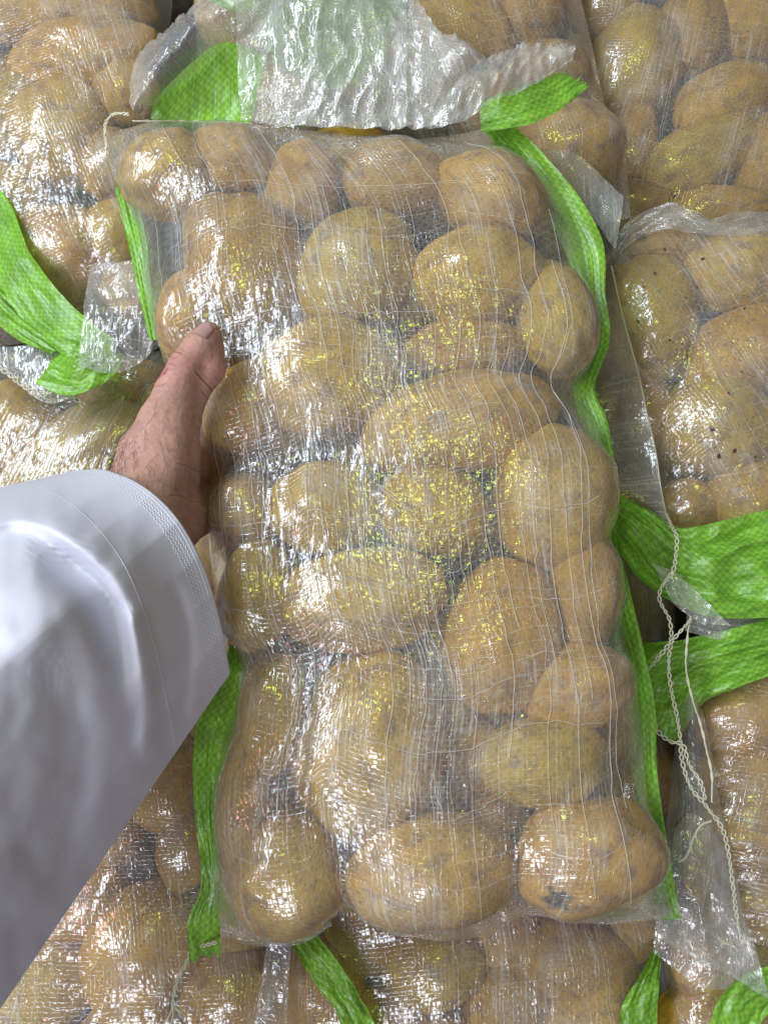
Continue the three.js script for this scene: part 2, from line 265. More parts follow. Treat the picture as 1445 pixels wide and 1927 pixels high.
// ---------------------------------------------------------------- sacks
function coons(o, h) {
  const T = polyline(o.top), B = polyline(o.bottom), L = polyline(o.left), R = polyline(o.right);
  const c00 = T(0), c10 = T(1), c01 = B(0), c11 = B(1);
  return (u, v) => {
    const t = T(u), b = B(u), l = L(v), r = R(v), q = [0, 1].map(k => (1 - v) * t[k] + v * b[k] + (1 - u) * l[k] + u * r[k] - ((1 - u) * (1 - v) * c00[k] + u * (1 - v) * c10[k] + (1 - u) * v * c01[k] + u * v * c11[k]));
    return P(q[0], q[1], h);
  };
}
let sackSeed = 1;
function sackFilm(o, pots) {
  const { nx, ny, edge, floor, sag = 8, loose = 1, creases = [], lift = 0.0012 } = o, f = coons(o, edge), W = nx + 1, n = W * (ny + 1), seed = sackSeed++;
  const X = new Float64Array(n), Z = new Float64Array(n), O = new Float64Array(n), H = new Float64Array(n);
  for (let j = 0; j <= ny; j++) for (let i = 0; i <= nx; i++) { const k = j * W + i, q = f(i / nx, j / ny); X[k] = q.x; Z[k] = q.z; O[k] = under(pots, q.x, q.z, lift); H[k] = Math.max(edge, O[k]); }
  const step = Math.hypot(X[W * (ny >> 1) + 1] - X[W * (ny >> 1)], 0), pull = new Float64Array(n), lines = creases.map(c => { const f = polyline(c); return Array.from({ length: 60 }, (_, i) => f(i / 59)); });
  for (let k = 0; k < n; k++) { let w = sag; if (lines.length) { const [x, y] = toPx(V(X[k], edge + 0.03, Z[k])); for (const l of lines) { let d = 1e9, at = 0; l.forEach((p, i) => { const e = Math.hypot(p[0] - x, p[1] - y); if (e < d) { d = e; at = i; } }); if (d < 60) w += l[at][2] * Math.exp(-((d / 9) ** 2)); } } pull[k] = w * step * step / 4; }
  for (let it = 0; it < 500; it++) for (let j = 1; j < ny; j++) for (let i = 1; i < nx; i++) {
    const k = j * W + i, avg = (H[k - 1] + H[k + 1] + H[k - W] + H[k + W]) / 4 - pull[k];
    H[k] = Math.max(O[k], H[k] + 1.7 * (avg - H[k]));
  }
  for (let j = 0; j <= ny; j++) for (let i = 0; i <= nx; i++) if (!(i && j && i < nx && j < ny)) H[j * W + i] = edge;
  const D = new Float64Array(n);                               // loose film between the potatoes gathers into small folds
  for (let j = 1; j < ny; j++) for (let i = 1; i < nx; i++) {
    const k = j * W + i, free = smooth(0.0005, 0.008, H[k] - O[k]), x = X[k], z = Z[k];
    const w1 = 1 - Math.abs(N3(x * 150 + 0.5 * N3(x * 30, z * 30, seed), z * 38, seed * 3.1)) * 2, w2 = 1 - Math.abs(N3(x * 60, z * 95, seed * 5.7)) * 2;
    D[k] = loose * (0.0016 * free * (w1 * w1 + 0.7 * w2) + 0.0003 * (1 + N3(x * 190, z * 60, seed)));
  }
  const ou = (seed * 0.0713) % TILE, ov = (seed * 0.0457) % TILE, cs = Math.cos(o.grain ?? 0), sn = Math.sin(o.grain ?? 0), uvf = (a, b) => [a * cs - b * sn + ou, a * sn + b * cs + ov];
  const top = gridGeometry(nx, ny, (i, j) => V(X[j * W + i], H[j * W + i] + D[j * W + i], Z[j * W + i]), uvf);
  const bx = nx >> 2, by = ny >> 2;
  const bot = gridGeometry(bx, by, (i, j) => { const u = i / bx, v = j / by, q = f(u, v), k = (1 - (2 * u - 1) ** 4) * (1 - (2 * v - 1) ** 4); return V(q.x, edge + (floor - edge) * k, q.z); }, uvf);
  const surf = (x, z, _) => { let best = 1e9, h = edge; for (let k = 0; k < n; k++) { const d = (X[k] - x) ** 2 + (Z[k] - z) ** 2; if (d < best) { best = d; h = H[k] + D[k]; } } return h; };
  const point = (u, v, up) => { const i = Math.round(clamp(u, 0, 1) * nx), j = Math.round(clamp(v, 0, 1) * ny), k = j * W + i; return V(X[k], H[k] + D[k] + up, Z[k]); };
  return { geo: mergeGeometries([top, bot]), surf, point };
}
function sack(o) {
  const g = new THREE.Group(); g.name = numbered('potato_sack'); scene.add(g); tag(g, o.label, 'sack');
  const pots = o.potatoes.map(s => potato(s, o.layerTop, o.potatoLabel, o.potatoGroup));
  const { geo, surf, point } = sackFilm(o, pots);
  mesh('clear_film', geo, o.material ?? film, g);
  for (const s of o.deep ?? []) potato(s, o.layerTop - (o.deepDown ?? 0.05), o.potatoLabel.replace(/^(yellow )?potato/, 'half hidden lower potato'), o.potatoGroup.replace(/^/, 'lower '));
  return { g, surf, point };
}
// a ribbon of sheet: path [px, py, height, width px, roll degrees]; pleats run along it
function ribbon(path, { na = 14, nl = 90, pleat = 0.0012, pleats = 9, seed = 1, fray = 0, curl = 0 } = {}) {
  const f = polyline(path), pts = [], wid = [], rol = [];
  for (let j = 0; j <= nl; j++) { const [x, y, h, w, r] = f(j / nl); pts.push(P(x, y, h)); wid.push(w * mpp(x, y, h)); rol.push(r * Math.PI / 180); }
  return gridGeometry(na, nl, (i, j) => {
    const t = pts[Math.min(nl, j + 1)].clone().sub(pts[Math.max(0, j - 1)]).normalize(), s = t.clone().cross(V(0, 1, 0)).normalize(), n = s.clone().cross(t);
    s.applyAxisAngle(t, rol[j]); n.applyAxisAngle(t, rol[j]);
    const a = i / na - 0.5, p = pts[j].clone().addScaledVector(s, a * wid[j]);
    p.addScaledVector(n, 1.0 * pleat * (1 - 2 * Math.abs(N3(a * pleats, j * 0.04, seed * 3.7)) + 0.5 * N3(a * pleats * 2.3, j * 0.11, seed * 9.1)) - curl * a * a * wid[j] * 4);
    if (fray && j > nl - 6) p.addScaledVector(t, fray * (j - nl + 6) / 6 * N3(i * 1.7, seed, 0.5));
    return p;
  });
}
// loose sheet between two px edges; heights by function
function sheet(o, { nx = 90, ny = 60, h, crumple = 0.003, seed = 1, jag = 0, freq = 1, puff = 0 }) {
  const T = polyline(o.top), B = polyline(o.bottom);
  return gridGeometry(nx, ny, (i, j) => {
    const u = i / nx, v = j / ny, t = T(u), b = B(u), jg = jag * (1 - v) ** 7 * (N3(u * 34, seed, 0.3) + 0.7 * N3(u * 90, seed, 0.9));
    const x = t[0] + (b[0] - t[0]) * v, y = t[1] + (b[1] - t[1]) * v + jg, q = P(x, y, h(u, v));
    const c1 = 1 - 2 * Math.abs(N3(q.x * 42 * freq, q.z * 20 * freq, seed)), c2 = 1 - 2 * Math.abs(N3(q.x * 95 * freq + 4, q.z * 70 * freq, seed + 3)), c3 = N3(q.x * 220 * freq, q.z * 180 * freq, seed + 8);
    q.y += puff * (0.6 + fbm(q.x * 14, q.z * 14, seed * 2.3, 2)) * Math.sin(Math.PI * Math.min(1, v * 1.1)) + crumple * (c1 + 0.5 * c2 + 0.12 * c3);
    return q;
  });
}
// threads
function threadGeo(pts, r = 0.00045, seg = 60) { return new THREE.TubeGeometry(new THREE.CatmullRomCurve3(pts), seg, r, 6); }
function chain(path, { amp = 0.0011, pitch = 0.0062, r = 0.00046, seed = 1 } = {}) {
  const c = new THREE.CatmullRomCurve3(path.map(p => P(...p))), L = c.getLength(), n = Math.ceil(L / pitch * 8), out = [];
  for (const s of [1, -1]) {
    const pts = [];
    for (let k = 0; k <= n; k++) {
      const t = k / n, p = c.getPointAt(t), d = c.getTangentAt(t), side = d.clone().cross(V(0, 1, 0)).normalize(), ph = t * L / pitch * Math.PI * 2, a = amp * (0.75 + 0.6 * N3(t * L * 60, seed, 0));
      p.addScaledVector(side, s * a * Math.sin(ph)); p.y += s * 0.0005 * Math.cos(ph * 0.5) + 0.0006;
      pts.push(p);
    }
    out.push(threadGeo(pts, r, n));
  }
  return mergeGeometries(out);
}

// ---- the sack being held
const HERO_TOP = 0.225, HE = 0.178;
const hero = {
  nx: 190, ny: 310, edge: HE, floor: 0.128, layerTop: HERO_TOP, sag: 1.5, loose: 0.35,
  creases: [[[376, 884, 260], [480, 876, 260], [600, 862, 180], [710, 846, 60]], [[1092, 742, 220], [1000, 722, 160], [880, 704, 60]], [[392, 1030, 200], [560, 1036, 140], [720, 1030, 60]], [[640, 1706, 240], [645, 1620, 120], [650, 1560, 30]], [[455, 1246, 150], [560, 1236, 60], [660, 1232, 40]], [[985, 1722, 150], [975, 1640, 60]]],
  label: 'clear woven plastic sack of potatoes gripped by the hand, lying over the other sacks',
  potatoLabel: 'yellow potato inside the clear sack gripped by the hand', potatoGroup: 'potatoes in the held sack',
  top: [[225, 245], [300, 229], [470, 234], [620, 250], [760, 262], [850, 255], [930, 238]],
  right: [[930, 238], [1000, 300], [1060, 370], [1095, 450], [1108, 540], [1127, 620], [1112, 690], [1090, 740], [1120, 790], [1140, 860], [1143, 950], [1153, 1050], [1177, 1200], [1201, 1310], [1216, 1480], [1242, 1620], [1262, 1722]],
  left: [[225, 245], [204, 270], [215, 330], [240, 385], [265, 450], [272, 540], [295, 640], [330, 720], [365, 800], [376, 880], [384, 920], [392, 1010], [415, 1170], [452, 1245], [445, 1320], [418, 1400], [405, 1500], [402, 1620], [405, 1700], [415, 1745]],
  bottom: [[415, 1745], [460, 1768], [525, 1775], [600, 1750], [640, 1708], [700, 1730], [800, 1768], [900, 1762], [985, 1724], [1050, 1716], [1120, 1733], [1200, 1729], [1262, 1722]],
  potatoes: [
    [315, 328, 84, 74, -20, 0.004], [430, 300, 75, 62, 15, 0.012], [448, 495, 100, 128, -12, 0], [352, 588, 50, 80, 8, 0.006],
    [672, 515, 104, 122, 20, 0.004], [898, 525, 112, 88, -8, 0.000], [930, 375, 105, 78, 25, 0.008], [735, 340, 90, 70, 5, 0.014], [570, 350, 70, 80, 0, 0.020],
    [1046, 600, 68, 104, -8, 0.008], [622, 712, 130, 102, -14, -0.002], [452, 766, 64, 82, 20, 0.006], [885, 655, 105, 58, -4, 0.016],
    [865, 795, 172, 88, -10, 0.002, { mat: 1 }], [612, 955, 98, 80, 0, 0.003], [812, 958, 98, 82, 8, 0.006], [1032, 940, 106, 128, -8, 0.000, { mat: 0 }],
    [458, 962, 62, 66, 0, 0.008], [690, 1128, 150, 88, -3, 0.000, { mat: 0 }], [486, 1120, 66, 96, 8, 0.006], [940, 1195, 102, 136, 10, 0.002, { mat: 3 }],
    [702, 1400, 130, 168, 2, 0.000, { mat: 0 }], [1098, 1110, 62, 110, 4, 0.012], [1085, 1290, 100, 80, -20, 0.007], [1020, 1432, 112, 76, -5, 0.006],
    [1098, 1612, 128, 98, -12, 0.001, { mat: 3, spot: V(-0.56, 0.72, 0.42).normalize(), label: 'potato with a purple-black bruise in the bottom corner of the held sack' }],
    [810, 1640, 150, 98, -8, 0.004, { mat: 1 }], [536, 1645, 98, 106, -10, 0.004, { mat: 0 }], [518, 1345, 58, 104, 5, 0.008, { mat: 4 }], [458, 1500, 42, 120, 6, 0.012, { mat: 0 }],
  ],
  deep: [],
};
for (const [i, label] of [[0, 'potato in the held sack next to the stitched corner'], [1, 'small potato in the held sack under the green collar lining'], [2, 'potato in the held sack just beyond the tip of the thumb'], [3, 'potato pressed by the thumb tip at the edge of the held sack'],
  [6, 'potato in the held sack below the green tip of the collar'], [9, 'narrow potato in the held sack pushing out the green side strip'], [11, 'potato in the held sack gripped along the side of the thumb'], [13, 'long potato lying crosswise in the middle of the held sack'],
  [15, 'potato behind the torn hole in the film of the held sack'], [16, 'large round potato in the held sack above the condensation beads'], [17, 'small potato in the held sack next to the wrist'], [18, 'wide oval potato in the held sack below the torn hole'],
  [19, 'potato in the held sack next to the sleeve cuff'], [21, 'the largest potato in the held sack'], [24, 'potato in the held sack directly above the bruised one'], [26, 'wide potato on the bottom seam of the held sack beside the bruised one'], [27, 'potato in the bottom lobe of the held sack beside the green knot']]) hero.potatoes[i][6] = { ...(hero.potatoes[i][6] ?? {}), label };
{ // a lower layer shows through the gaps between the upper potatoes
  const r = rng(61), inside = (x, y, list, k) => list.some(([px, py, a, b, deg = 0]) => { const t = deg * Math.PI / 180, dx = x - px, dy = y - py; return ((dx * Math.cos(t) + dy * Math.sin(t)) / (a * k)) ** 2 + ((dy * Math.cos(t) - dx * Math.sin(t)) / (b * k)) ** 2 < 1; });
  for (let y = 330; y < 1660; y += 26) for (let x = 330; x < 1150; x += 26) {
    const l = 330 + Math.max(0, y - 700) * 0.16 + 60, rr = 1000 + (y - 330) * 0.12; if (x < l || x > rr || inside(x, y, hero.potatoes, 1.02) || hero.deep.some(q => Math.hypot(q[0] - x, q[1] - y) < 128)) continue;
    hero.deep.push([x, y, 88 + 22 * r(), 74 + 16 * r(), r() * 180, (r() - 0.5) * 0.012]);
  }
}
const H = sack(hero);
// ---- the sacks beneath
const ST = 0.108, SE = 0.062;
const other = (o) => sack({ nx: 110, ny: 120, edge: SE, floor: 0.006, layerTop: ST, sag: 2, loose: 0.45, ...o });
const rect = (x0, y0, x1, y1) => ({ top: [[x0, y0], [x1, y0]], right: [[x1, y0], [x1, y1]], bottom: [[x0, y1], [x1, y1]], left: [[x0, y0], [x0, y1]] });
const S1 = other({
  label: 'clear sack of potatoes with a green folded strip, lying above the thumb', potatoLabel: 'potato in the sack that lies above the thumb of the hand', potatoGroup: 'potatoes in the sack above the thumb', grain: 0.3,
  top: [[-230, -180], [60, -190], [335, -170]], right: [[335, -170], [325, 0], [310, 180], [300, 330], [300, 460], [310, 590]], bottom: [[-230, 690], [-60, 660], [80, 640], [200, 610], [310, 590]], left: [[-230, -180], [-240, 250], [-230, 690]],
  potatoes: [[150, 112, 130, 66, -8], [12, 215, 62, 80, 10, 0.006], [112, 255, 86, 96, -25, -0.002], [238, 172, 56, 60, 0, 0.008], [208, 312, 46, 64, 5, 0.004], [122, 482, 98, 92, 25, 0.002], [218, 438, 52, 58, 0, 0.004], [20, 372, 66, 62, 0, 0.012], [50, 22, 92, 54, -10, 0.006], [215, 15, 80, 52, 0, 0.008], [-120, 110, 90, 100], [-130, 310, 90, 90], [-120, 500, 100, 80], [10, 560, 80, 60, 0, 0.01], [250, 545, 50, 50, 0, 0.012], [90, -100, 100, 70], [-110, -80, 90, 70], [250, -110, 80, 60]],
  deep: [[60, 160, 80, 60], [60, 420, 90, 80], [200, 220, 80, 70], [200, 540, 80, 70]],
});
const S2 = other({
  label: 'clear sack of potatoes closed with a white chain stitch, behind the hand', potatoLabel: 'potato in the sack between the hand, the sleeve and the chain stitch', potatoGroup: 'potatoes in the sack above the sleeve', layerTop: 0.082, edge: 0.045, grain: -0.4,
  top: [[-240, 690], [0, 660], [150, 690], [300, 660], [440, 670]], right: [[440, 670], [430, 900], [440, 1150]], bottom: [[-240, 1180], [100, 1170], [440, 1150]], left: [[-240, 690], [-250, 900], [-240, 1180]],
  potatoes: [[30, 806, 84, 84, 0, 0.002], [188, 838, 112, 78, -24, 0, { mat: 4 }], [225, 722, 84, 44, -8, 0.010, { mat: 2 }], [-130, 790, 80, 80], [85, 950, 105, 72, 5], [-110, 960, 100, 70], [335, 790, 62, 82, 0, 0.006], [310, 940, 90, 80], [210, 1060, 100, 80], [0, 1080, 100, 70], [370, 1060, 70, 90]],
  deep: [[110, 760, 70, 60], [270, 850, 70, 80], [380, 870, 60, 80]],
});
const S3 = other({
  label: 'clear sack of potatoes under the sleeve with a frayed thread hanging over it', potatoLabel: 'potato in the sack below the white sleeve', potatoGroup: 'potatoes in the sack below the sleeve', nx: 120, ny: 170,
  top: [[-180, 1150], [150, 1150], [520, 1160]], right: [[520, 1160], [470, 1400], [500, 1600], [545, 1780], [520, 1927], [500, 2180]], bottom: [[-180, 2190], [150, 2200], [500, 2180]], left: [[-180, 1150], [-190, 1600], [-180, 2190]],
  potatoes: [[318, 1470, 66, 84, 5, 0.002, { mat: 1 }], [352, 1592, 56, 70, 0, 0.006, { mat: 2 }], [275, 1782, 116, 102, -28, -0.002, { mat: 1 }], [440, 1870, 108, 84, 10, 0.006, { mat: 2 }], [140, 1670, 100, 88, 0, 0.006], [70, 1850, 96, 90, 0, 0.004], [440, 1710, 72, 84, 0, 0.012], [210, 1560, 60, 70, 0, 0.01], [260, 1960, 110, 70], [90, 2040, 100, 90], [400, 2050, 110, 90], [-80, 1960, 80, 110], [-70, 1700, 90, 110], [430, 1330, 70, 90, 0, 0.012], [200, 1330, 100, 90], [0, 1420, 100, 90]],
  deep: [[250, 1650, 90, 70], [380, 1470, 60, 80], [170, 1770, 70, 70], [350, 1930, 90, 70]],
});
const S4 = other({
  label: 'clear sack of potatoes below the bottom seam of the held sack, with a green strip', potatoLabel: 'potato in the sack below the bottom seam of the held sack', potatoGroup: 'potatoes in the sack below the held one', nx: 130, ny: 110, grain: 0.1,
  top: [[470, 1570], [800, 1560], [1240, 1580]], right: [[1240, 1580], [1250, 1800], [1240, 2190]], bottom: [[460, 2200], [800, 2200], [1240, 2190]], left: [[470, 1570], [500, 1750], [480, 1900], [460, 2200]],
  potatoes: [[828, 1812, 92, 76, -5, 0.0, { mat: 4 }], [1075, 1800, 122, 72, 10, 0.004, { mat: 2 }], [1120, 1905, 92, 78, -20, 0.002, { mat: 1 }], [955, 1890, 82, 78, 20, 0.006], [600, 1858, 74, 88, 10, 0.004], [735, 1920, 76, 60, 0, 0.006, { mat: 2 }], [690, 1765, 76, 62, 0, 0.012], [945, 1750, 70, 60, 0, 0.012], [1195, 1740, 50, 60, 0, 0.012], [830, 2010, 110, 90], [620, 2030, 100, 90], [1040, 2040, 110, 90], [700, 1650, 90, 70], [950, 1640, 110, 70]],
  deep: [[760, 1850, 80, 70], [1030, 1870, 80, 60], [890, 1830, 70, 70], [670, 1880, 70, 70]],
});
const S5 = other({
  label: 'clear sack of potatoes behind the torn film collar of the held sack', potatoLabel: 'potato in the sack behind the torn film collar', potatoGroup: 'potatoes in the sack behind the collar', nx: 130, ny: 120, grain: 0.15, layerTop: 0.125, edge: 0.075,
  top: [[380, -200], [760, -210], [1060, -200]], right: [[1060, -200], [1085, -40], [1110, 70], [1140, 200], [1178, 310], [1186, 410]], bottom: [[380, 470], [800, 480], [1186, 410]], left: [[380, -200], [370, 120], [380, 470]],
  potatoes: [[862, 45, 98, 62, 30, 0.0, { mat: 1 }], [990, 20, 76, 84, 10, 0.004, { mat: 2 }], [1068, 285, 98, 88, 25, 0.0, { mat: 1 }], [1030, 150, 76, 66, 0, 0.008, { mat: 2 }], [740, -60, 100, 70], [940, -110, 100, 70], [600, -90, 90, 80], [650, 60, 100, 80, 0, 0.006], [460, 20, 80, 80, 0, 0.006], [770, 170, 110, 80, 0, 0.004], [560, 190, 100, 80], [930, 210, 70, 70, 0, 0.008], [920, 340, 100, 80], [700, 340, 100, 80], [500, 350, 90, 80]],
  deep: [[940, 110, 80, 70], [980, 240, 70, 60]],
});
const S6 = other({
  label: 'clear sack of potatoes lying deepest, wedged beyond the collar between two fuller sacks', potatoLabel: 'potato in the deepest sack, beyond the green tip of the collar', potatoGroup: 'potatoes in the deepest sack', grain: -0.2, layerTop: 0.066, edge: 0.035, sag: 3,
  top: [[1030, -240], [1350, -240], [1700, -240]], right: [[1700, -240], [1710, 150], [1700, 520]], bottom: [[1060, 500], [1400, 510], [1700, 520]], left: [[1030, -240], [1070, 100], [1060, 500]],
  potatoes: [[1188, 128, 82, 108, 15, 0.0, { mat: 4 }], [1300, 62, 62, 84, 5, 0.004, { mat: 2 }], [1400, 40, 70, 80, 0, 0.004], [1362, 192, 98, 62, -28, 0.0, { mat: 1 }], [1165, 280, 62, 86, 25, 0.005], [1310, 300, 126, 60, -30, 0.001, { mat: 4 }], [1352, 402, 96, 48, -4, 0.004, { mat: 1 }], [1195, 398, 62, 52, 0, 0.006], [1450, 310, 66, 96, 10, 0.003], [1135, 10, 60, 70, 0, 0.008, { mat: 2 }], [1540, 120, 90, 110], [1560, 370, 90, 90], [1250, -80, 110, 70], [1450, -110, 110, 80], [1600, -90, 90, 90]],
  deep: [[1260, 190, 70, 70], [1260, 370, 70, 50], [1420, 130, 60, 60]],
});
const S7 = other({
  label: 'clear sack of potatoes specked with soil, wide green band across its lower end', potatoLabel: 'potato in the soil-specked sack above the wide green band', potatoGroup: 'potatoes in the soil-specked sack', nx: 130, ny: 140, layerTop: 0.135, edge: 0.085, floor: 0.03, grain: 0.5,
  top: [[1140, 500], [1180, 430], [1250, 398], [1330, 420], [1445, 410], [1700, 420]], right: [[1700, 420], [1710, 700], [1700, 1090]], bottom: [[1225, 1040], [1320, 1050], [1500, 1080], [1700, 1090]], left: [[1140, 500], [1112, 600], [1110, 700], [1135, 830], [1165, 930], [1225, 1040]],
  potatoes: [[1226, 600, 84, 116, 8, 0.0, { mat: 4 }], [1385, 512, 104, 78, -12, 0.002, { mat: 0 }], [1405, 662, 128, 76, -28, 0.0, { mat: 3 }], [1338, 805, 106, 96, 15, -0.001, { mat: 4 }], [1420, 945, 96, 70, -20, 0.006], [1255, 460, 70, 44, 0, 0.012], [1570, 560, 90, 80], [1560, 760, 100, 80], [1560, 950, 90, 80], [1290, 965, 60, 60, 0, 0.012], [1215, 770, 46, 70, 0, 0.016]],
  deep: [[1300, 690, 80, 70], [1290, 900, 80, 70], [1440, 800, 80, 80], [1180, 700, 50, 90]],
});
const S8 = other({
  label: 'clear sack of potatoes with a green top strip, cotton chains draped along its edge', potatoLabel: 'potato in the sack beside the draped cotton chains', potatoGroup: 'potatoes in the sack beside the chains', nx: 110, ny: 150, layerTop: 0.13, edge: 0.08, floor: 0.03, grain: 1.3,
  top: [[1250, 1270], [1320, 1230], [1445, 1190], [1700, 1180]], right: [[1700, 1180], [1710, 1500], [1700, 1900]], bottom: [[1310, 1860], [1500, 1900], [1700, 1900]], left: [[1250, 1270], [1290, 1400], [1300, 1600], [1310, 1860]],
  potatoes: [[1402, 1330, 106, 76, -22, 0.0, { mat: 3 }], [1425, 1455, 104, 62, -5, 0.006, { mat: 2 }], [1415, 1570, 108, 66, 8, 0.004, { mat: 1 }], [1425, 1700, 104, 76, 0, 0.004, { mat: 2 }], [1400, 1810, 84, 60, 0, 0.01], [1570, 1350, 80, 90], [1580, 1550, 80, 100], [1580, 1760, 90, 90], [1330, 1640, 36, 60, 0, 0.02]],
  deep: [[1350, 1430, 60, 60], [1350, 1540, 50, 60], [1480, 1640, 70, 60]],
});
const S9 = other({
  label: 'cloudy clear sack of potatoes under the loose end of the cotton chains', potatoLabel: 'potato in the cloudy sack under the loose chain end', potatoGroup: 'potatoes in the cloudy sack', nx: 90, ny: 90, material: film, grain: 0.2, layerTop: 0.118,
  top: [[1218, 1700], [1330, 1690], [1430, 1720], [1700, 1800]], right: [[1700, 1800], [1710, 2000], [1700, 2200]], bottom: [[1236, 2200], [1500, 2200], [1700, 2200]], left: [[1218, 1700], [1224, 1800], [1230, 1900], [1236, 2200]],
  potatoes: [[1340, 1810, 84, 84, 0, 0.004, { mat: 3 }], [1320, 1935, 74, 70, 0, 0.006, { mat: 1 }], [1450, 1930, 80, 76, 0, 0.004], [1400, 2060, 90, 80], [1560, 1990, 90, 90], [1560, 2130, 90, 70]],
});
const S10 = other({
  label: 'clear sack of potatoes pressed flat under the held sack', potatoLabel: 'potato in the sack pressed under the held sack', potatoGroup: 'potatoes in the sack under the held one', nx: 110, ny: 130, layerTop: 0.082, edge: 0.042,
  ...rect(400, 480, 1270, 1640),
  potatoes: [[1180, 1120, 80, 90, 0, 0.004, { mat: 2 }], [1200, 1290, 70, 80, 0, 0.004], [1190, 1460, 80, 90, 0, 0.004], [1190, 960, 80, 80], [480, 1280, 80, 80], [490, 1470, 90, 90], [490, 1090, 90, 90], [490, 900, 90, 90], [500, 700, 90, 90], [1150, 780, 90, 90], [1140, 600, 90, 90], [700, 700, 110, 90], [930, 700, 110, 90], [700, 950, 110, 110], [950, 950, 110, 110], [700, 1200, 110, 110], [950, 1200, 110, 110], [700, 1450, 110, 110], [950, 1450, 110, 110]],
});

// ---------------------------------------------------------------- details of the held sack
{
  const g = H.g, e = HE;
  // side gussets
  mesh('green_gusset', ribbon([[915, 226, e + 0.012, 40, 0], [955, 262, e + 0.006, 52, 10], [1005, 320, e + 0.004, 62, 15], [1060, 395, e + 0.003, 72, 20], [1100, 470, e + 0.002, 70, 20], [1112, 560, e + 0.000, 52, 20], [1124, 640, e, 46, 25], [1098, 730, e, 40, 25], [1120, 800, e, 46, 25], [1138, 880, e - 0.002, 40, 30], [1150, 1040, e - 0.006, 40, 35], [1178, 1190, e - 0.004, 50, 25], [1205, 1330, e - 0.003, 52, 20], [1212, 1450, e - 0.004, 46, 20], [1238, 1610, e - 0.004, 40, 20], [1262, 1730, e - 0.004, 36, 10]], { nl: 160, seed: 4, pleat: 0.0014 }), green, g);
  mesh('green_gusset', ribbon([[232, 350, e - 0.004, 30, 0], [246, 400, e - 0.003, 38, 0], [262, 470, e - 0.003, 34, 0], [272, 540, e - 0.004, 26, 0], [292, 640, e - 0.008, 20, 0]], { nl: 50, seed: 7 }), green, g);
  mesh('green_gusset', ribbon([[450, 1215, e - 0.012, 40, 20], [436, 1290, e - 0.006, 66, 15], [408, 1360, e - 0.003, 74, 5], [394, 1440, e - 0.002, 62, 0], [390, 1530, e - 0.003, 44, 0], [396, 1620, e - 0.006, 36, 0], [398, 1680, e - 0.008, 40, 0], [385, 1735, e - 0.012, 62, -10], [386, 1800, e - 0.02, 58, -20]], { nl: 110, seed: 9, pleat: 0.0018, fray: 0.004 }), green, g);
  // knot of green at the top corner and its cut end
  mesh('green_tip', ribbon([[905, 222, e + 0.020, 56, 10], [940, 212, e + 0.026, 66, 15], [990, 198, e + 0.028, 74, 5], [1040, 176, e + 0.026, 74, -5], [1082, 150, e + 0.022, 66, -15]], { nl: 50, na: 22, seed: 12, pleat: 0.002, fray: 0.007, pleats: 7 }), green, g);
  // collar: torn film above the stitched seam
  const ch = (u, v) => e + 0.012 + 0.018 * (1 - v) + 0.008 * Math.sin(u * 9) * (1 - v);
  mesh('green_lining', sheet({ top: [[292, 190], [350, 130], [410, 86], [450, 84], [500, 110]], bottom: [[284, 226], [340, 230], [400, 232], [440, 232], [474, 231]] }, { nx: 60, ny: 40, h: (u, v) => e + 0.012 + 0.008 * (1 - v), crumple: 0.001, seed: 21 }), green, g);
  mesh('green_lining', sheet({ top: [[470, -60], [560, -90], [700, -60], [770, -20]], bottom: [[500, 110], [560, 150], [640, 170], [720, 120]] }, { nx: 50, ny: 40, h: () => e + 0.004, crumple: 0.002, seed: 22 }), green, g);
  mesh('film_collar', sheet({ top: [[470, -40], [560, -100], [700, -60], [790, 20], [860, 110]], bottom: [[478, 234], [520, 238], [570, 240], [690, 244], [800, 236]] }, { nx: 140, ny: 90, h: (u, v) => e + 0.010 + 0.006 * (1 - v), crumple: 0.002, seed: 24, jag: 8, freq: 1.2 }), looseFilm, g);
  mesh('film_collar', sheet({ top: [[440, -70], [590, -120], [760, -30], [822, 62], [868, 84], [900, 108], [925, 118]], bottom: [[455, 236], [500, 238], [570, 244], [680, 248], [780, 248], [850, 232], [915, 205]] }, { nx: 240, ny: 140, h: ch, crumple: 0.0042, seed: 23, jag: 8, freq: 0.85, puff: 0.02 }), cloudyFilm, g);
  mesh('film_collar', sheet({ top: [[905, 118], [930, 112], [965, 94], [1030, 84], [1080, 94]], bottom: [[790, 248], [860, 234], [930, 196], [1010, 160], [1075, 118]] }, { nx: 90, ny: 40, h: (u, v) => e + 0.030 + 0.004 * Math.sin(u * 5), crumple: 0.0028, seed: 27, jag: 12, freq: 1.6, puff: 0.006 }), cloudyFilm, g);
  mesh('film_fold', sheet({ top: [[246, 200], [256, 120], [320, 55], [372, 10], [440, -60], [520, -110]], bottom: [[258, 222], [300, 196], [370, 140], [430, 88], [500, 40], [620, -40]] }, { nx: 110, ny: 36, h: (u, v) => e + 0.016 + 0.022 * Math.sin(v * Math.PI) + 0.006 * u, crumple: 0.0026, seed: 31, jag: 9, freq: 1.6, puff: 0.008 }), cloudyFilm, g);
  // stitched seam
  mesh('seam_thread', chain([[250, 229, e + 0.014], [330, 229, e + 0.015], [420, 232, e + 0.016], [475, 234, e + 0.016]], { amp: 0.0003, pitch: 0.008, r: 0.0004 }), cream, g);
  mesh('corner_stitch', chain([[244, 216, e + 0.016], [215, 216, e + 0.013], [200, 234, e + 0.008], [200, 262, e + 0.005], [203, 292, e + 0.003]], { amp: 0.0008, pitch: 0.0045, r: 0.0005 }), cream, g);
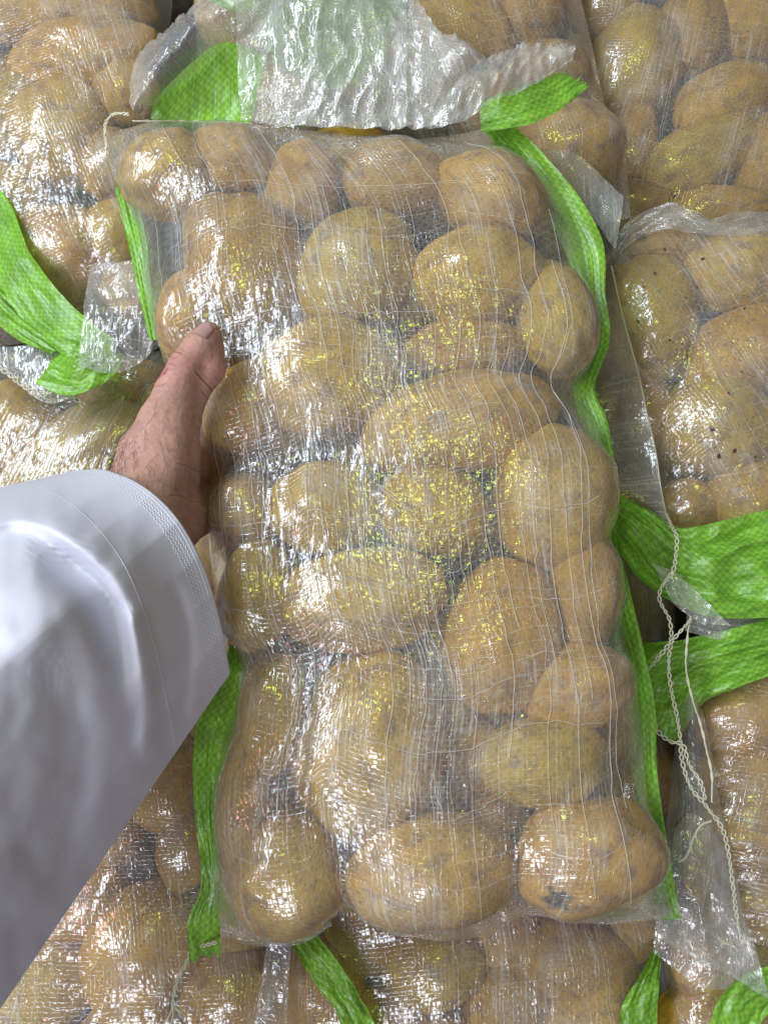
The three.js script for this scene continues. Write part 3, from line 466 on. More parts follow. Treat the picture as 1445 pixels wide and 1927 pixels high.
  // lip of the bottom seam
  mesh('film_lip', ribbon([[985, 1716, e - 0.001, 14, 0], [1050, 1712, e, 30, 0], [1130, 1720, e, 36, 0], [1210, 1716, e, 32, 0], [1264, 1716, e - 0.001, 20, 0]], { nl: 70, seed: 41, pleat: 0.0016 }), looseFilm, g);
  mesh('film_lip', ribbon([[420, 1748, e - 0.004, 20, 0], [480, 1766, e - 0.004, 24, 0], [560, 1764, e - 0.004, 26, 0], [620, 1730, e - 0.004, 26, 0]], { nl: 60, seed: 42, pleat: 0.002 }), looseFilm, g);
  // torn place in the film, its edge curling up
  const hs7 = (px, py, dh = 0.001) => { const q = P(px, py, 0.215), q2 = P(px, py, H.surf(q.x, q.z)); return P(px, py, H.surf(q2.x, q2.z) + dh); };
  { const c = hs7(762, 925, 0), rr = rng(8), n = 70, rad = Array.from({ length: n }, (_, i) => 0.0098 * (1 + 0.45 * N3(Math.cos(i / n * 6.283) * 1.8, Math.sin(i / n * 6.283) * 1.8, 3.3) + 0.16 * (rr() - 0.5)));
    mesh('torn_edge', gridGeometry(n, 8, (i, j) => { const a = i / n * 6.2832, r = rad[i % n] * (1 + 0.42 * j / 8) ; return V(c.x + Math.cos(a) * r * 1.1, c.y + 0.0006 + 0.0022 * (1 - j / 8) * (1 + N3(i * 0.5, 2, 1)), c.z + Math.sin(a) * r); }), looseFilm, g);
    for (let k = 0; k < 3; k++) mesh('loose_fibre', threadGeo([hs7(700 + k * 8, 905 + k * 6), hs7(735 + k * 4, 925 + k * 10, 0.003), hs7(764 + k * 6, 952 + k * 5, 0.002)], 0.00018, 20), cream, g); }
  // threads pulled out of the weave
  { const rr = rng(29), white = new THREE.MeshPhysicalMaterial({ color: new THREE.Color().setRGB(0.8, 0.79, 0.76), roughness: 0.35, transmission: 0.25, thickness: 0 }); white.name = 'film_thread';
    for (let k = 0; k < 26; k++) { const u0 = 0.06 + 0.88 * (k + 0.7 * rr()) / 26, v0 = rr() * 0.35, v1 = 0.62 + 0.36 * rr(), n = 46; mesh('pulled_thread', threadGeo(Array.from({ length: n }, (_, i) => { const v = v0 + (v1 - v0) * i / (n - 1); return H.point(u0 + 0.02 * N3(v * 4, k, 1) + 0.006 * N3(v * 22, k, 2), v, 0.0004 + 0.0005 * rr()); }), 0.00010 + 0.00007 * rr(), 120), white, g); }
    for (let k = 0; k < 11; k++) { const v0 = 0.12 + 0.8 * (k + 0.6 * rr()) / 11, u0 = 0.05 + 0.3 * rr(), u1 = 0.6 + 0.35 * rr(), n = 40, bow = 0.02 * (rr() - 0.3); mesh('pulled_thread', threadGeo(Array.from({ length: n }, (_, i) => { const t = i / (n - 1), u = u0 + (u1 - u0) * t; return H.point(u, v0 - 0.02 * t + bow * Math.sin(t * 3.1) + 0.004 * N3(t * 9, k, 5), 0.0005); }), 0.00010 + 0.00005 * rr(), 100), white, g); } }
  // condensation beads on the film
  { const rr = rng(19), beads = []; const spots = [[918, 1010, 26, 50, 60], [880, 1180, 34, 90, 70], [880, 1440, 28, 60, 50], [1085, 1180, 20, 60, 24]];
    for (const [cx, cy, sx, sy, n] of spots) for (let k = 0; k < n; k++) { const px = cx + (rr() + rr() + rr() - 1.5) * sx, py = cy + (rr() + rr() + rr() - 1.5) * sy, b = new THREE.SphereGeometry(1, 10, 6), r = 0.0003 + 0.0008 * rr() ** 3; b.scale(r, r * 0.6, r); const p = hs7(px, py, 0.0001); b.translate(p.x, p.y, p.z); beads.push(b); }
    const m = mesh('condensation', mergeGeometries(beads), new THREE.MeshPhysicalMaterial({ color: 0xffffff, transmission: 1, thickness: 0, roughness: 0.03, ior: 1.33 }), g); m.userData.kind = 'stuff'; }
  // loose vertical fold of film at the lower corner
  mesh('film_fold', ribbon([[462, 1262, e + 0.016, 26, 20], [484, 1330, e + 0.024, 60, 20], [500, 1410, e + 0.028, 56, 20], [488, 1490, e + 0.030, 40, 20], [476, 1560, e + 0.030, 24, 20]], { nl: 80, seed: 44, pleat: 0.003 }), looseFilm, g);
}
// ---------------------------------------------------------------- details of the other sacks
{
  const e = 0.1;
  // folded green strip above the thumb
  mesh('green_strip', ribbon([[-120, 300, e, 70, 0], [-20, 400, e + 0.006, 90, 10], [30, 500, e + 0.010, 84, 20], [90, 590, e + 0.012, 90, 10], [150, 640, e + 0.014, 80, 0], [200, 668, e + 0.012, 70, -10]], { nl: 90, seed: 51, pleat: 0.003, pleats: 5 }), green, S1.g);
  mesh('green_strip', ribbon([[-120, 500, e, 60, 0], [-20, 560, e + 0.006, 64, -10], [50, 620, e + 0.010, 50, -20], [110, 660, e + 0.012, 40, -20]], { nl: 70, seed: 52, pleat: 0.003, pleats: 5 }), green, S1.g);
  mesh('green_strip', ribbon([[96, 690, e + 0.010, 92, -10], [140, 700, e + 0.018, 96, 0], [185, 680, e + 0.018, 80, 10], [214, 655, e + 0.014, 54, 20]], { nl: 50, na: 20, seed: 53, pleat: 0.003, pleats: 6, fray: 0.004 }), green, S1.g);
  mesh('film_collar', sheet({ top: [[170, 500], [215, 497], [262, 500], [290, 540]], bottom: [[150, 690], [205, 705], [258, 690], [308, 650]] }, { nx: 70, ny: 70, h: (u, v) => e + 0.018 + 0.01 * Math.sin(v * 3), crumple: 0.003, seed: 55 }), looseFilm, S1.g);
  mesh('film_flap', sheet({ top: [[-120, 640], [0, 655], [90, 650], [150, 690]], bottom: [[-120, 690], [0, 700], [90, 760], [160, 742]] }, { nx: 60, ny: 30, h: () => e + 0.006, crumple: 0.002, seed: 57 }), looseFilm, S2.g);
  mesh('chain_stitch', chain([[-60, 690, e + 0.012], [0, 694, e + 0.012], [40, 722, e + 0.012], [75, 745, e + 0.012], [105, 735, e + 0.013], [135, 745, e + 0.012], [160, 765, e + 0.008]], { amp: 0.0022, pitch: 0.0098, r: 0.0005 }), cream, S2.g);
  mesh('green_strip', ribbon([[360, -60, 0.13, 40, 0], [400, -20, 0.13, 50, 0], [460, 6, 0.13, 40, 0], [520, -30, 0.13, 40, 0]], { nl: 40, seed: 61 }), green, S5.g);
  // flap of film between the deepest sack and the held one
  mesh('film_flap', sheet({ top: [[1030, 284], [1075, 290], [1120, 325], [1172, 372]], bottom: [[1085, 395], [1115, 420], [1140, 450], [1158, 470]] }, { nx: 50, ny: 40, h: () => 0.16, crumple: 0.002, seed: 63 }), looseFilm, S5.g);
  // soil-specked sack: side seam thread, band, soil
  const s7 = (px, py, dh = 0.0012) => { const q = P(px, py, 0.1), h = S7.surf(q.x, q.z), q2 = P(px, py, h); return P(px, py, S7.surf(q2.x, q2.z) + dh); };
  mesh('film_flap', sheet({ top: [[1146, 486], [1122, 590], [1112, 690], [1116, 780], [1140, 890], [1176, 958], [1222, 990]], bottom: [[1150, 492], [1163, 560], [1200, 700], [1233, 850], [1243, 920], [1250, 960], [1254, 985]] }, { nx: 120, ny: 40, h: (u, v) => 0.118 + 0.022 * v, crumple: 0.0012, seed: 74 }), looseFilm, S7.g);
  mesh('seam_thread', threadGeo([[1150, 500], [1163, 560], [1183, 640], [1200, 700], [1217, 780], [1233, 850], [1243, 920], [1252, 965]].map(p => P(...p, 0.1405)), 0.00045, 80), cream, S7.g);
  mesh('green_band', ribbon([[1120, 935, 0.125, 60, 0], [1180, 985, 0.134, 96, 0], [1250, 1050, 0.140, 130, 0], [1330, 1072, 0.145, 176, 0], [1445, 1062, 0.148, 200, 0], [1650, 1020, 0.148, 210, 0]], { nl: 130, na: 40, seed: 71, pleat: 0.005, pleats: 5, curl: 0.012 }), green, S7.g);
  mesh('film_flap', sheet({ top: [[1225, 1060], [1262, 1075], [1300, 1105]], bottom: [[1262, 1135], [1310, 1170], [1372, 1178]] }, { nx: 40, ny: 30, h: () => 0.152, crumple: 0.002, seed: 73, freq: 1.6 }), looseFilm, S7.g);
  mesh('film_fold', ribbon([[1150, 486, 0.108, 14, 0], [1190, 436, 0.120, 40, 0], [1258, 410, 0.128, 58, 0], [1330, 430, 0.128, 34, 0], [1400, 424, 0.128, 50, 0], [1470, 420, 0.128, 40, 0], [1640, 430, 0.126, 50, 0]], { nl: 140, na: 24, seed: 72, pleat: 0.004, pleats: 8 }), looseFilm, S7.g);
  mesh('film_lip', ribbon([[1290, 1168, 0.136, 40, 0], [1350, 1180, 0.138, 46, 0], [1445, 1172, 0.138, 50, 0], [1640, 1140, 0.138, 50, 0]], { nl: 70, na: 12, seed: 76, pleat: 0.002 }), cloudyFilm, S7.g);
  const r = rng(77);
  for (const [px, py, s] of [[1205, 444, 1.8], [1250, 470, 0.7], [1232, 514, 0.8], [1200, 605, 0.8], [1340, 808, 1.5], [1352, 858, 1.2], [1382, 848, 1.0], [1418, 440, 0.9], [1322, 487, 0.8], [1240, 965, 1.0], [1290, 560, 0.5], [1370, 740, 0.6], [1260, 640, 0.5], [1300, 450, 0.6], [1180, 640, 0.5], [1400, 580, 0.6], [1270, 720, 0.5], [1395, 700, 0.5], [1310, 540, 0.4], [1420, 860, 0.6], [1210, 540, 0.4]]) {
    const fg = new THREE.IcosahedronGeometry(0.0011 * s, 1), fp = fg.attributes.position; for (let i = 0; i < fp.count; i++) { const k = 1 + 0.6 * N3(fp.getX(i) * 1500, fp.getY(i) * 1500, px); fp.setXYZ(i, fp.getX(i) * k * (1 + r()), fp.getY(i) * 0.4, fp.getZ(i) * k); }
    fg.computeVertexNormals(); const m = mesh('soil_crumb', fg, soilMat, S7.g); m.position.copy(s7(px, py, 0.0004)); m.rotation.y = r() * 6;
  }
  // sack beside the chains
  mesh('green_band', ribbon([[1195, 1330, 0.118, 190, 0], [1240, 1290, 0.124, 170, 0], [1300, 1262, 0.132, 120, 0], [1370, 1240, 0.138, 104, 0], [1445, 1218, 0.14, 100, 0], [1650, 1170, 0.14, 100, 0]], { nl: 110, na: 30, seed: 81, pleat: 0.005, pleats: 5, curl: 0.010 }), green, S8.g);
  mesh('film_flap', sheet({ top: [[1275, 1325], [1296, 1310], [1318, 1335]], bottom: [[1225, 1790], [1330, 1860], [1420, 1850]] }, { nx: 50, ny: 110, h: (u, v) => 0.125 + 0.012 * Math.sin(u * Math.PI), crumple: 0.003, seed: 83 }), looseFilm, S8.g);
  const t = 0.158;
  const chains = [
    [[1252, 965, 0.142], [1262, 990, 0.152], [1272, 1010, t], [1270, 1050, t], [1265, 1075, t], [1242, 1108, t], [1240, 1130, t], [1258, 1165, t], [1262, 1200, t], [1258, 1230, t], [1258, 1270, t], [1264, 1310, t], [1272, 1345, t], [1278, 1385, t], [1282, 1430, t], [1298, 1480, t], [1330, 1520, t], [1358, 1560, t], [1370, 1610, t], [1378, 1670, t], [1386, 1730, 0.152], [1396, 1775, 0.15]],
    [[1300, 1166, t], [1282, 1185, t + 0.002], [1256, 1215, t + 0.002], [1232, 1245, t], [1214, 1268, t], [1216, 1300, t], [1228, 1340, t], [1236, 1375, t], [1262, 1396, t], [1282, 1400, t + 0.002], [1296, 1440, t], [1316, 1470, t], [1326, 1505, t]],
    [[1298, 1160, t], [1292, 1200, t], [1290, 1260, t], [1300, 1310, t], [1316, 1360, t], [1328, 1410, t], [1338, 1460, t], [1338, 1510, t]],
  ];
  chains.forEach((c, i) => mesh('cotton_chain', chain(c, { amp: i === 2 ? 0.0004 : 0.0012, pitch: i === 2 ? 0.012 : 0.0085, r: 0.00047, seed: 5 + i }), cream, S8.g));
  mesh('thread_end', threadGeo([[1338, 1545, t], [1320, 1552, t], [1305, 1575, t], [1296, 1600, t], [1288, 1615, t], [1275, 1622, t]].map(p => P(...p)), 0.0007, 30), cream, S8.g);
  // frayed thread over the sack below the sleeve
  const fe = 0.15;
  mesh('frayed_thread', mergeGeometries([chain([[410, 1772, 0.165], [385, 1778, 0.162], [362, 1784, fe], [352, 1810, fe], [336, 1840, fe], [328, 1875, fe], [326, 1895, fe]], { amp: 0.001, pitch: 0.0075, r: 0.0006 }), ...[[310, 1925], [322, 1927], [340, 1910], [352, 1916]].map(([x, y]) => threadGeo([P(326, 1893, fe), P((326 + x) / 2 + 2, (1893 + y) / 2, fe), P(x, y, fe - 0.002)], 0.00045, 10))]), cream, S3.g);
  mesh('green_strip', ribbon([[560, 1750, 0.11, 40, 0], [590, 1790, 0.116, 56, 10], [625, 1840, 0.12, 62, 10], [655, 1890, 0.12, 50, 0], [675, 1935, 0.118, 60, -10], [690, 2010, 0.11, 60, 0]], { nl: 80, seed: 91, pleat: 0.003, pleats: 7 }), green, S4.g);
  mesh('film_flap', sheet({ top: [[505, 1760], [530, 1765], [548, 1775]], bottom: [[470, 1990], [510, 2000], [536, 2000]] }, { nx: 30, ny: 70, h: () => 0.118, crumple: 0.002, seed: 93 }), looseFilm, S3.g);
  mesh('green_strip', ribbon([[1232, 1790, 0.1, 16, 0], [1218, 1850, 0.112, 44, 0], [1200, 1910, 0.112, 70, 0], [1190, 2000, 0.11, 70, 0]], { nl: 60, seed: 95, pleat: 0.003 }), green, S9.g);
  mesh('green_strip', ribbon([[1360, 1990, 0.135, 90, 0], [1390, 1900, 0.135, 84, 0], [1430, 1860, 0.135, 70, 0], [1500, 1840, 0.135, 60, 0]], { nl: 60, seed: 96, pleat: 0.003 }), green, S9.g);
  mesh('film_collar', sheet({ top: [[1268, 1560], [1300, 1530], [1360, 1600], [1392, 1700]], bottom: [[1232, 1760], [1300, 1800], [1380, 1840], [1445, 1880]] }, { nx: 70, ny: 70, h: (u, v) => 0.138 + 0.008 * Math.sin(v * 3), crumple: 0.003, seed: 97 }), looseFilm, S9.g);
}

// ---------------------------------------------------------------- the hand
const skinMat = new THREE.MeshPhysicalMaterial({ vertexColors: true, roughness: 0.6, specularIntensity: 0.5 }); skinMat.name = 'skin';
{
  const J = (px, py, h) => P(px, py, h);
  const bones = [];
  const bone = (a, ra, b, rb) => bones.push([a, ra, b, rb]);
  const wr = J(262, 975, 0.238), wr2 = J(322, 975, 0.212);
  const u = 0.00027, path = (pts) => { for (let i = 1; i < pts.length; i++) { const [x, y, h, r] = pts[i - 1], [x2, y2, h2, r2] = pts[i]; bone(J(x, y, h), r * u, J(x2, y2, h2), r2 * u); } };
  // forearm and wrist
  bone(J(120, 1190, 0.275), 0.024, wr, 0.0165); bone(J(190, 1230, 0.245), 0.024, wr2, 0.0150);
  // back of the thumb, then its pad and the ball of the hand
  path([[262, 975, 0.238, 60], [262, 905, 0.237, 50], [268, 850, 0.238, 40], [300, 788, 0.241, 33], [325, 733, 0.244, 27.5], [346, 690, 0.245, 25], [374, 652, 0.243, 25], [393, 627, 0.239, 23]]);
  path([[316, 975, 0.214, 46], [332, 900, 0.219, 41], [342, 850, 0.224, 32], [348, 795, 0.229, 26], [364, 750, 0.233, 21], [395, 695, 0.236, 26], [399, 656, 0.236, 23]]);
  path([[292, 965, 0.233, 62], [303, 885, 0.236, 48], [320, 812, 0.238, 34], [343, 745, 0.241, 26]]);
  // palm under the edge of the sack and four fingers curling beneath it
  const k = [J(400, 800, 0.142), J(415, 850, 0.134), J(420, 900, 0.132), J(415, 950, 0.136)];
  for (const [i, q] of k.entries()) bone(i < 2 ? J(330, 880, 0.2) : wr2, 0.017, q, 0.012);
  const ends = [[[470, 740, 0.113], [530, 700, 0.113], [575, 680, 0.114]], [[495, 800, 0.113], [565, 770, 0.112], [615, 755, 0.114]], [[500, 880, 0.113], [565, 870, 0.112], [612, 862, 0.114]], [[490, 960, 0.115], [540, 965, 0.114], [575, 965, 0.115]]];
  ends.forEach((e, i) => { const p = e.map(q => J(...q)), r = [0.0092, 0.0095, 0.009, 0.008][i]; bone(k[i], 0.0115, p[0], r); bone(p[0], r, p[1], r * 0.92); bone(p[1], r * 0.92, p[2], r * 0.8); });
  const lo = V(1e9, 1e9, 1e9), hi = V(-1e9, -1e9, -1e9);
  for (const [a, ra, b, rb] of bones) { for (const [p, r] of [[a, ra], [b, rb]]) { lo.min(p.clone().subScalar(r + 0.008)); hi.max(p.clone().addScalar(r + 0.008)); } }
  const mid = lo.clone().add(hi).multiplyScalar(0.5), half = Math.max(hi.x - lo.x, hi.y - lo.y, hi.z - lo.z) / 2, R = 132;
  const mc = new MarchingCubes(R, skinMat, false, false, 260000); mc.isolation = 0;
  const sd = (x, y, z) => {
    let s = 0;
    const kk = 0.0024;
    for (const [a, ra, b, rb] of bones) {
      const bx = b.x - a.x, by = b.y - a.y, bz = b.z - a.z, t = clamp(((x - a.x) * bx + (y - a.y) * by + (z - a.z) * bz) / (bx * bx + by * by + bz * bz), 0, 1);
      const d = Math.hypot(x - a.x - bx * t, y - a.y - by * t, z - a.z - bz * t) - (ra + (rb - ra) * t);
      s += Math.exp(-d / kk);
    }
    return s > 0 ? -kk * Math.log(s) : 1;
  };
  for (let z = 0; z < R; z++) for (let y = 0; y < R; y++) for (let x = 0; x < R; x++) {
    const X = mid.x + (x - R / 2) / (R / 2) * half, Y = mid.y + (y - R / 2) / (R / 2) * half, Z = mid.z + (z - R / 2) / (R / 2) * half;
    if (X < lo.x || X > hi.x || Y < lo.y || Y > hi.y || Z < lo.z || Z > hi.z) { mc.field[x + y * R + z * R * R] = -1; continue; }
    mc.field[x + y * R + z * R * R] = -sd(X, Y, Z);
  }
  mc.update();
  const n = mc.count ?? mc.geometry.drawRange.count, pos = new Float32Array(n * 3);
  for (let i = 0; i < n; i++) { pos[i * 3] = mid.x + mc.positionArray[i * 3] * half; pos[i * 3 + 1] = mid.y + mc.positionArray[i * 3 + 1] * half; pos[i * 3 + 2] = mid.z + mc.positionArray[i * 3 + 2] * half; }
  let g = new THREE.BufferGeometry(); g.setAttribute('position', new THREE.BufferAttribute(pos, 3)); g = mergeVertices(g, 1e-6);
  // outward winding
  const ix = g.index.array, pp = g.attributes.position; let vol = 0; const A = V(), B = V(), C = V();
  for (let i = 0; i < ix.length; i += 3) { A.fromBufferAttribute(pp, ix[i]).sub(mid); B.fromBufferAttribute(pp, ix[i + 1]).sub(mid); C.fromBufferAttribute(pp, ix[i + 2]).sub(mid); vol += A.dot(B.cross(C)); }
  if (vol < 0) for (let i = 0; i < ix.length; i += 3) { const t = ix[i]; ix[i] = ix[i + 1]; ix[i + 1] = t; }
  // creases at the joints, pores, skin tone
  g.computeVertexNormals();
  const col = new Float32Array(pp.count * 3), nn = g.attributes.normal, q = V(), hairs = [];
  const creases = [[[388, 642], [400, 634], 1], [[400, 634], [412, 622], 0.7], [[364, 636], [386, 645], 0.5], [[333, 672], [352, 681], 1], [[327, 684], [340, 690], 0.5], [[322, 696], [342, 704], 0.45], [[318, 704], [336, 712], 0.35], [[298, 738], [320, 740], 0.8], [[376, 710], [397, 729], 1.2], [[381, 736], [391, 748], 0.7], [[372, 780], [379, 800], 0.5], [[340, 878], [374, 866], 0.4], [[328, 938], [370, 926], 0.5], [[360, 905], [380, 900], 0.4], [[300, 722], [324, 714], 0.8], [[306, 716], [320, 710], 0.5]];
  const segd = (x, y, [[ax, ay], [bx, by]]) => { const t = clamp(((x - ax) * (bx - ax) + (y - ay) * (by - ay)) / ((bx - ax) ** 2 + (by - ay) ** 2), 0, 1); return Math.hypot(x - ax - (bx - ax) * t, y - ay - (by - ay) * t); };
  for (let i = 0; i < pp.count; i++) {
    q.fromBufferAttribute(pp, i); const [x, y] = toPx(q); let d = 0.00022 * fbm(q.x * 240, q.y * 240, q.z * 240, 2);
    const scar = 0, joint = Math.exp(-(((x - 325) ** 2 + (y - 705) ** 2) / 1500)) + Math.exp(-(((x - 255) ** 2 + (y - 815) ** 2) / 1200)), pad = Math.exp(-(((x - 405) ** 2 + (y - 690) ** 2) / 1600));
    const m = 1 + 0.09 * fbm(q.x * 90, q.y * 90, q.z * 90, 3) + 0.05 * N3(q.x * 600, q.y * 600, q.z * 600);
    col[i * 3] = (0.62 + 0.02 * joint + 0.04 * pad - 0.07 * scar) * m; col[i * 3 + 1] = (0.362 + 0.0 * joint - 0.02 * pad - 0.09 * scar) * m; col[i * 3 + 2] = (0.275 + 0.015 * joint - 0.01 * pad - 0.07 * scar) * m;
    pp.setXYZ(i, q.x + nn.getX(i) * d, q.y + nn.getY(i) * d, q.z + nn.getZ(i) * d);
    if (nn.getY(i) > -0.1 && x < 335 && x > 190 && y > 745 && y < 960) hairs.push([pp.getX(i), pp.getY(i), pp.getZ(i), nn.getX(i), nn.getY(i), nn.getZ(i), x, y]);
  }
  g.setAttribute('color', new THREE.BufferAttribute(col, 3)); g.computeVertexNormals();
  { // relief and tone of the skin, laid on from above: u, v are metres across the hand
    const n2 = 900, S = 0.13, o = P(180, 590, 0.24), hd = new Float32Array(n2 * n2 * 4), cd = new Uint8Array(n2 * n2 * 4), w = V();
    const uv = new Float32Array(pp.count * 2); for (let i = 0; i < pp.count; i++) { uv[i * 2] = (pp.getX(i) - o.x) / S; uv[i * 2 + 1] = (pp.getZ(i) - o.z) / S; }
    g.setAttribute('uv', new THREE.BufferAttribute(uv, 2));
    for (let y = 0; y < n2; y++) for (let x = 0; x < n2; x++) {
      w.set(o.x + x / n2 * S, 0.24, o.z + y / n2 * S); const [px, py] = toPx(w), at = (y * n2 + x) * 4;
      let h = 0.05 * N3(w.x * 1400, w.z * 1400, 1) + 0.06 * N3(w.x * 520 + w.z * 300, w.z * 1300, 2) + 0.12 * N3(w.x * 260, w.z * 260, 5), cr = 0;
      for (const c of creases) { const dd = segd(px, py, c); if (dd < 9) { const e = c[2] * Math.exp(-((dd / 1.7) ** 2)); h -= 0.42 * e; h += 0.12 * c[2] * Math.exp(-(((dd - 4) / 2.5) ** 2)); cr = Math.max(cr, e); } }
      const sc = segd(px, py, [[298, 727], [323, 713]]), scar = Math.exp(-((sc / 4.5) ** 2)) * smooth(-0.4, 0.3, N3(w.x * 900, w.z * 900, 7)), kn = Math.exp(-((px - 335) ** 2 + (py - 690) ** 2) / 1400), f = 1 + 0.07 * N3(w.x * 420, w.z * 420, 3) + 0.05 * N3(w.x * 1500, w.z * 1500, 4) + 0.08 * fbm(w.x * 70, w.z * 70, 6, 2);
      hd.fill(0.5 + h, at, at + 3); hd[at + 3] = 1;
      cd[at] = clamp(236 * f * (1 - 0.16 * scar - 0.06 * cr), 0, 255); cd[at + 1] = clamp(232 * f * (1 - 0.42 * scar - 0.13 * cr - 0.06 * kn), 0, 255); cd[at + 2] = clamp(232 * f * (1 - 0.32 * scar - 0.13 * cr - 0.03 * kn), 0, 255); cd[at + 3] = 255;
    }
    skinMat.map = tex(n2, n2, cd, THREE.UnsignedByteType, 0, true); skinMat.bumpMap = tex(n2, n2, hd, THREE.FloatType, 0); skinMat.bumpScale = 0.001;
  }
  const hg = new THREE.Group(); hg.name = 'person'; scene.add(hg); tag(hg, 'person reaching in with one hand in a white sleeve, thumb gripping the sack', 'person');
  mesh('arm', g, skinMat, hg);
  // thumb nail
  const nb = P(398, 628, 0.24), surfY = (x, z) => { let y = 0.27; for (let s = 0; s < 60; s++) { const d = sd(x, y, z); if (d < 0.0002) break; y -= d * 0.8; } return y; };
  const nq = [[366, 622], [387, 637], [389, 599], [402, 622]];                      // cuticle, then free edge
  const nailAt = (a, b, lift) => {
    const k = 1 - 0.10 * Math.abs(2 * a - 1) ** 3, bb = b * k + 0.06 * (1 - k), q = [0, 1].map(m => (nq[0][m] * (1 - a) + nq[1][m] * a) * (1 - bb) + (nq[2][m] * (1 - a) + nq[3][m] * a) * bb);
    const p = P(q[0], q[1], 0.30), d = p.clone().sub(camera.position).normalize(); for (let it = 0; it < 120; it++) { const e = sd(p.x, p.y, p.z); if (e < 0.00005) break; p.addScaledVector(d, e * 0.7); } return p.addScaledVector(d, -(lift - 0.0005 * (2 * a - 1) ** 4));
  };
  const nail = gridGeometry(16, 18, (i, j) => nailAt(i / 16, j / 18, 0.0009));
  mesh('nail_edge', threadGeo(Array.from({ length: 9 }, (_, i) => nailAt(i / 8, 1.0, 0.0010)), 0.0003, 24), new THREE.MeshStandardMaterial({ color: new THREE.Color().setRGB(0.72, 0.58, 0.48), roughness: 0.4 }), hg);
  mesh('thumb_nail', nail, new THREE.MeshPhysicalMaterial({ color: new THREE.Color().setRGB(0.58, 0.33, 0.30), roughness: 0.3 }), hg);
  // hair on the wrist
  const hr = rng(3), hs = [];
  for (let i = 0; i < 620 && hairs.length; i++) {
    const h = hairs[Math.floor(hr() * hairs.length)], bias = smooth(330, 215, h[6]) * smooth(750, 840, h[7]); if (hr() > 0.06 + 0.94 * bias * bias) continue;
    const p = V(h[0], h[1], h[2]), nrm = V(h[3], h[4], h[5]), dir = V(0.3 + hr() * 0.9 - 0.75, 0.0, 0.6 + hr() * 0.7 - 0.2).normalize(); dir.addScaledVector(nrm, -dir.dot(nrm)).normalize();
    const L = 0.006 + 0.009 * hr(), side = dir.clone().cross(nrm).multiplyScalar((hr() - 0.5) * 0.006);
    hs.push(threadGeo([p.clone().addScaledVector(nrm, -0.0003), p.clone().addScaledVector(dir, L * 0.4).addScaledVector(nrm, 0.0012).addScaledVector(side, 0.3), p.clone().addScaledVector(dir, L * 0.8).addScaledVector(nrm, 0.0014).addScaledVector(side, 0.9), p.clone().addScaledVector(dir, L).addScaledVector(nrm, 0.001).addScaledVector(side, 1.4)], 0.000055, 6));
  }
  const hm = mesh('arm_hair', mergeGeometries(hs), new THREE.MeshStandardMaterial({ color: new THREE.Color().setRGB(0.02, 0.014, 0.01), roughness: 0.5 }), hg); hm.userData.kind = 'stuff';

  // ------------------------------------------------------------ sleeve
  const sm = new THREE.MeshPhysicalMaterial({ color: new THREE.Color().setRGB(0.74, 0.72, 0.82), roughness: 0.52, specularIntensity: 0.5, side: THREE.DoubleSide });
  { const n2 = 256, d = new Float32Array(n2 * n2 * 4); for (let y = 0; y < n2; y++) for (let x = 0; x < n2; x++) { const v = 0.5 + 0.02 * Math.sin((x + y) / n2 * Math.PI * 2 * 24) + 0.012 * pn(x / 4, y / 4, 64, 7); d.fill(v, (y * n2 + x) * 4, (y * n2 + x) * 4 + 3); d[(y * n2 + x) * 4 + 3] = 1; } sm.bumpMap = tex(n2, n2, d, THREE.FloatType, 0.012); sm.bumpScale = 0.001; }
  sm.name = 'white_satin_cloth';
  const rim = polyline([[138, 886, 0.222], [190, 884, 0.244], [240, 900, 0.258], [290, 932, 0.266], [335, 980, 0.268], [372, 1045, 0.263], [398, 1115, 0.254], [418, 1195, 0.238], [432, 1268, 0.212]]);
  const far = polyline([[-420, 1010, 0.28], [-400, 1060, 0.315], [-360, 1150, 0.34], [-310, 1290, 0.356], [-260, 1450, 0.36], [-230, 1650, 0.352], [-200, 1850, 0.335], [-175, 2000, 0.305], [-150, 2120, 0.265]]);
  const line = (pts, n = 70) => { const f = polyline(pts); return Array.from({ length: n }, (_, i) => f(i / (n - 1))); };
  const ridge = line([[-120, 1040], [-40, 1000], [20, 978], [75, 985], [135, 1018], [190, 1062], [222, 1092]]);
  const valley = line([[40, 1020], [90, 1030], [140, 1062], [190, 1108], [218, 1160], [228, 1230], [230, 1310], [226, 1400]]);
  const fold2 = line([[236, 1130], [262, 1220], [276, 1330], [270, 1450]]), fold3 = line([[320, 1080], [352, 1180], [352, 1290], [330, 1380]]), fold4 = line([[60, 1180], [120, 1260], [150, 1380], [130, 1560], [80, 1700]]);
  const near = (pts, x, y) => { let b = 1e9, k = 0; for (let i = 0; i < pts.length; i++) { const d = (pts[i][0] - x) ** 2 + (pts[i][1] - y) ** 2; if (d < b) { b = d; k = i; } } const a = pts[Math.max(0, k - 1)], c = pts[Math.min(pts.length - 1, k + 1)], s = (c[0] - a[0]) * (y - a[1]) - (c[1] - a[1]) * (x - a[0]); return [Math.sqrt(b) * Math.sign(s), k / (pts.length - 1)]; };
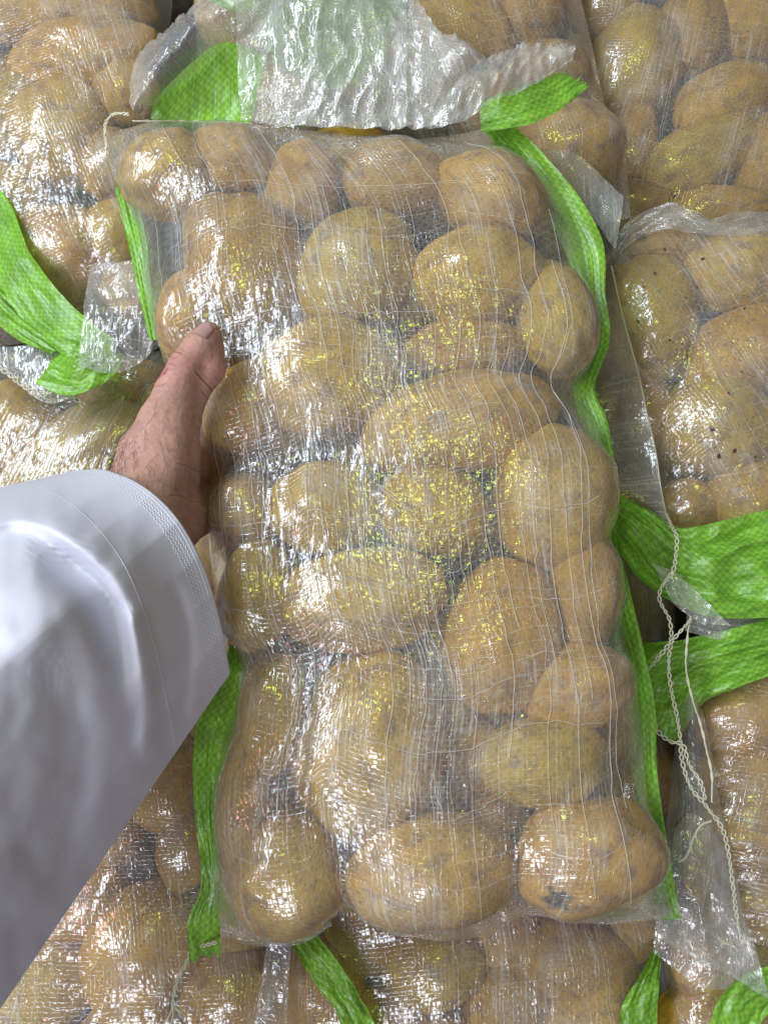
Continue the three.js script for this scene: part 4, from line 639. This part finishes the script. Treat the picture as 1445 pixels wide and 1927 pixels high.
  const cloth = (s, t) => {
    const a = rim(s), b = far(s), w = t, x = a[0] + (b[0] - a[0]) * w, y = a[1] + (b[1] - a[1]) * w, bulge = 0.022 * Math.sin(Math.PI * s) * smooth(0, 0.25, t) * (1 - 0.4 * t);
    let h = a[2] + (b[2] - a[2]) * w + bulge;
    const bump = (l, amp, left, right, f0 = 0.15, f1 = 0.8) => { const [d, k] = near(l, x, y); return amp * smooth(0, f0, k) * smooth(1, f1, k) * Math.exp(-((d / (d > 0 ? left : right)) ** 2)); };
    h += 0.009 * Math.exp(-(((x - 70) / 110) ** 2) - ((y - 1190) / 130) ** 2) + bump(ridge, 0.009, 16, 40, 0.25, 0.6) + bump(valley, -0.017, 40, 18, 0.25, 0.3) + bump(fold2, 0.005, 16, 24) + bump(fold3, -0.003, 30, 14) + bump(fold4, -0.006, 60, 34, 0.3, 0.6);
    h += (0.003 * N3(x / 130, y / 130, 4.2) + 0.0012 * N3(x / 45, y / 60, 8.2)) * smooth(0, 0.15, t);
    return P(x, y, h);
  };
  const nx = 130, ny = 200;
  const lower = (s, t) => { const p = cloth(s, t), a = cloth(0, t), b = cloth(1, t), c = a.clone().lerp(b, s), d = Math.sin(Math.PI * s); return V(c.x + (p.x - c.x) * 0.15, c.y - 0.045 * d * (0.7 + t), c.z + (p.z - c.z) * 0.15); };
  const hemIn = (s, t) => cloth(s, t * 0.03).add(V(0, -0.0012 - 0.0005 * t, 0));
  const sg = mergeGeometries([gridGeometry(nx, ny, (i, j) => cloth(i / nx, j / ny)), gridGeometry(40, 60, (i, j) => lower(i / 40, j / 60)), gridGeometry(nx, 6, (i, j) => hemIn(i / nx, j / 6)), gridGeometry(nx, 2, (i, j) => cloth(i / nx, 0).add(V(0.0004 * (1 - Math.abs(j - 1)), -0.0006 * j, -0.0004 * (1 - Math.abs(j - 1)))))]);
  const sl = mesh('sleeve', sg, sm, hg); sl.userData.label = 'white satin sleeve with rows of stitching at the cuff';
  // stitching: rows along the hem, and one line further in
  const st = [], one = new THREE.OctahedronGeometry(1, 1), mtx = new THREE.Matrix4(), qq = new THREE.Quaternion();
  const rowAt = (t, n, len, wob) => { for (let i = 1; i < n; i++) { const s = i / n, p = cloth(s, t + (i % 2 ? wob : -wob)), p2 = cloth(Math.min(1, s + 0.003), t + (i % 2 ? wob : -wob)), dir = p2.clone().sub(p).normalize(); qq.setFromUnitVectors(V(1, 0, 0), dir); mtx.compose(p.add(V(0, 0.0001, 0)), qq, V(len, 0.00028, 0.00034)); st.push(one.clone().applyMatrix4(mtx)); } };
  rowAt(0.0075, 110, 0.0007, 0); for (const t of [0.017, 0.025, 0.033, 0.041]) rowAt(t, 120, 0.00055, 0.0011); rowAt(0.17, 130, 0.0006, 0);
  const sti = mesh('stitching', mergeGeometries(st), new THREE.MeshStandardMaterial({ color: new THREE.Color().setRGB(0.68, 0.67, 0.70), roughness: 0.6 }), sl); sti.userData.kind = 'stuff';
}
renderer.render(scene, camera);
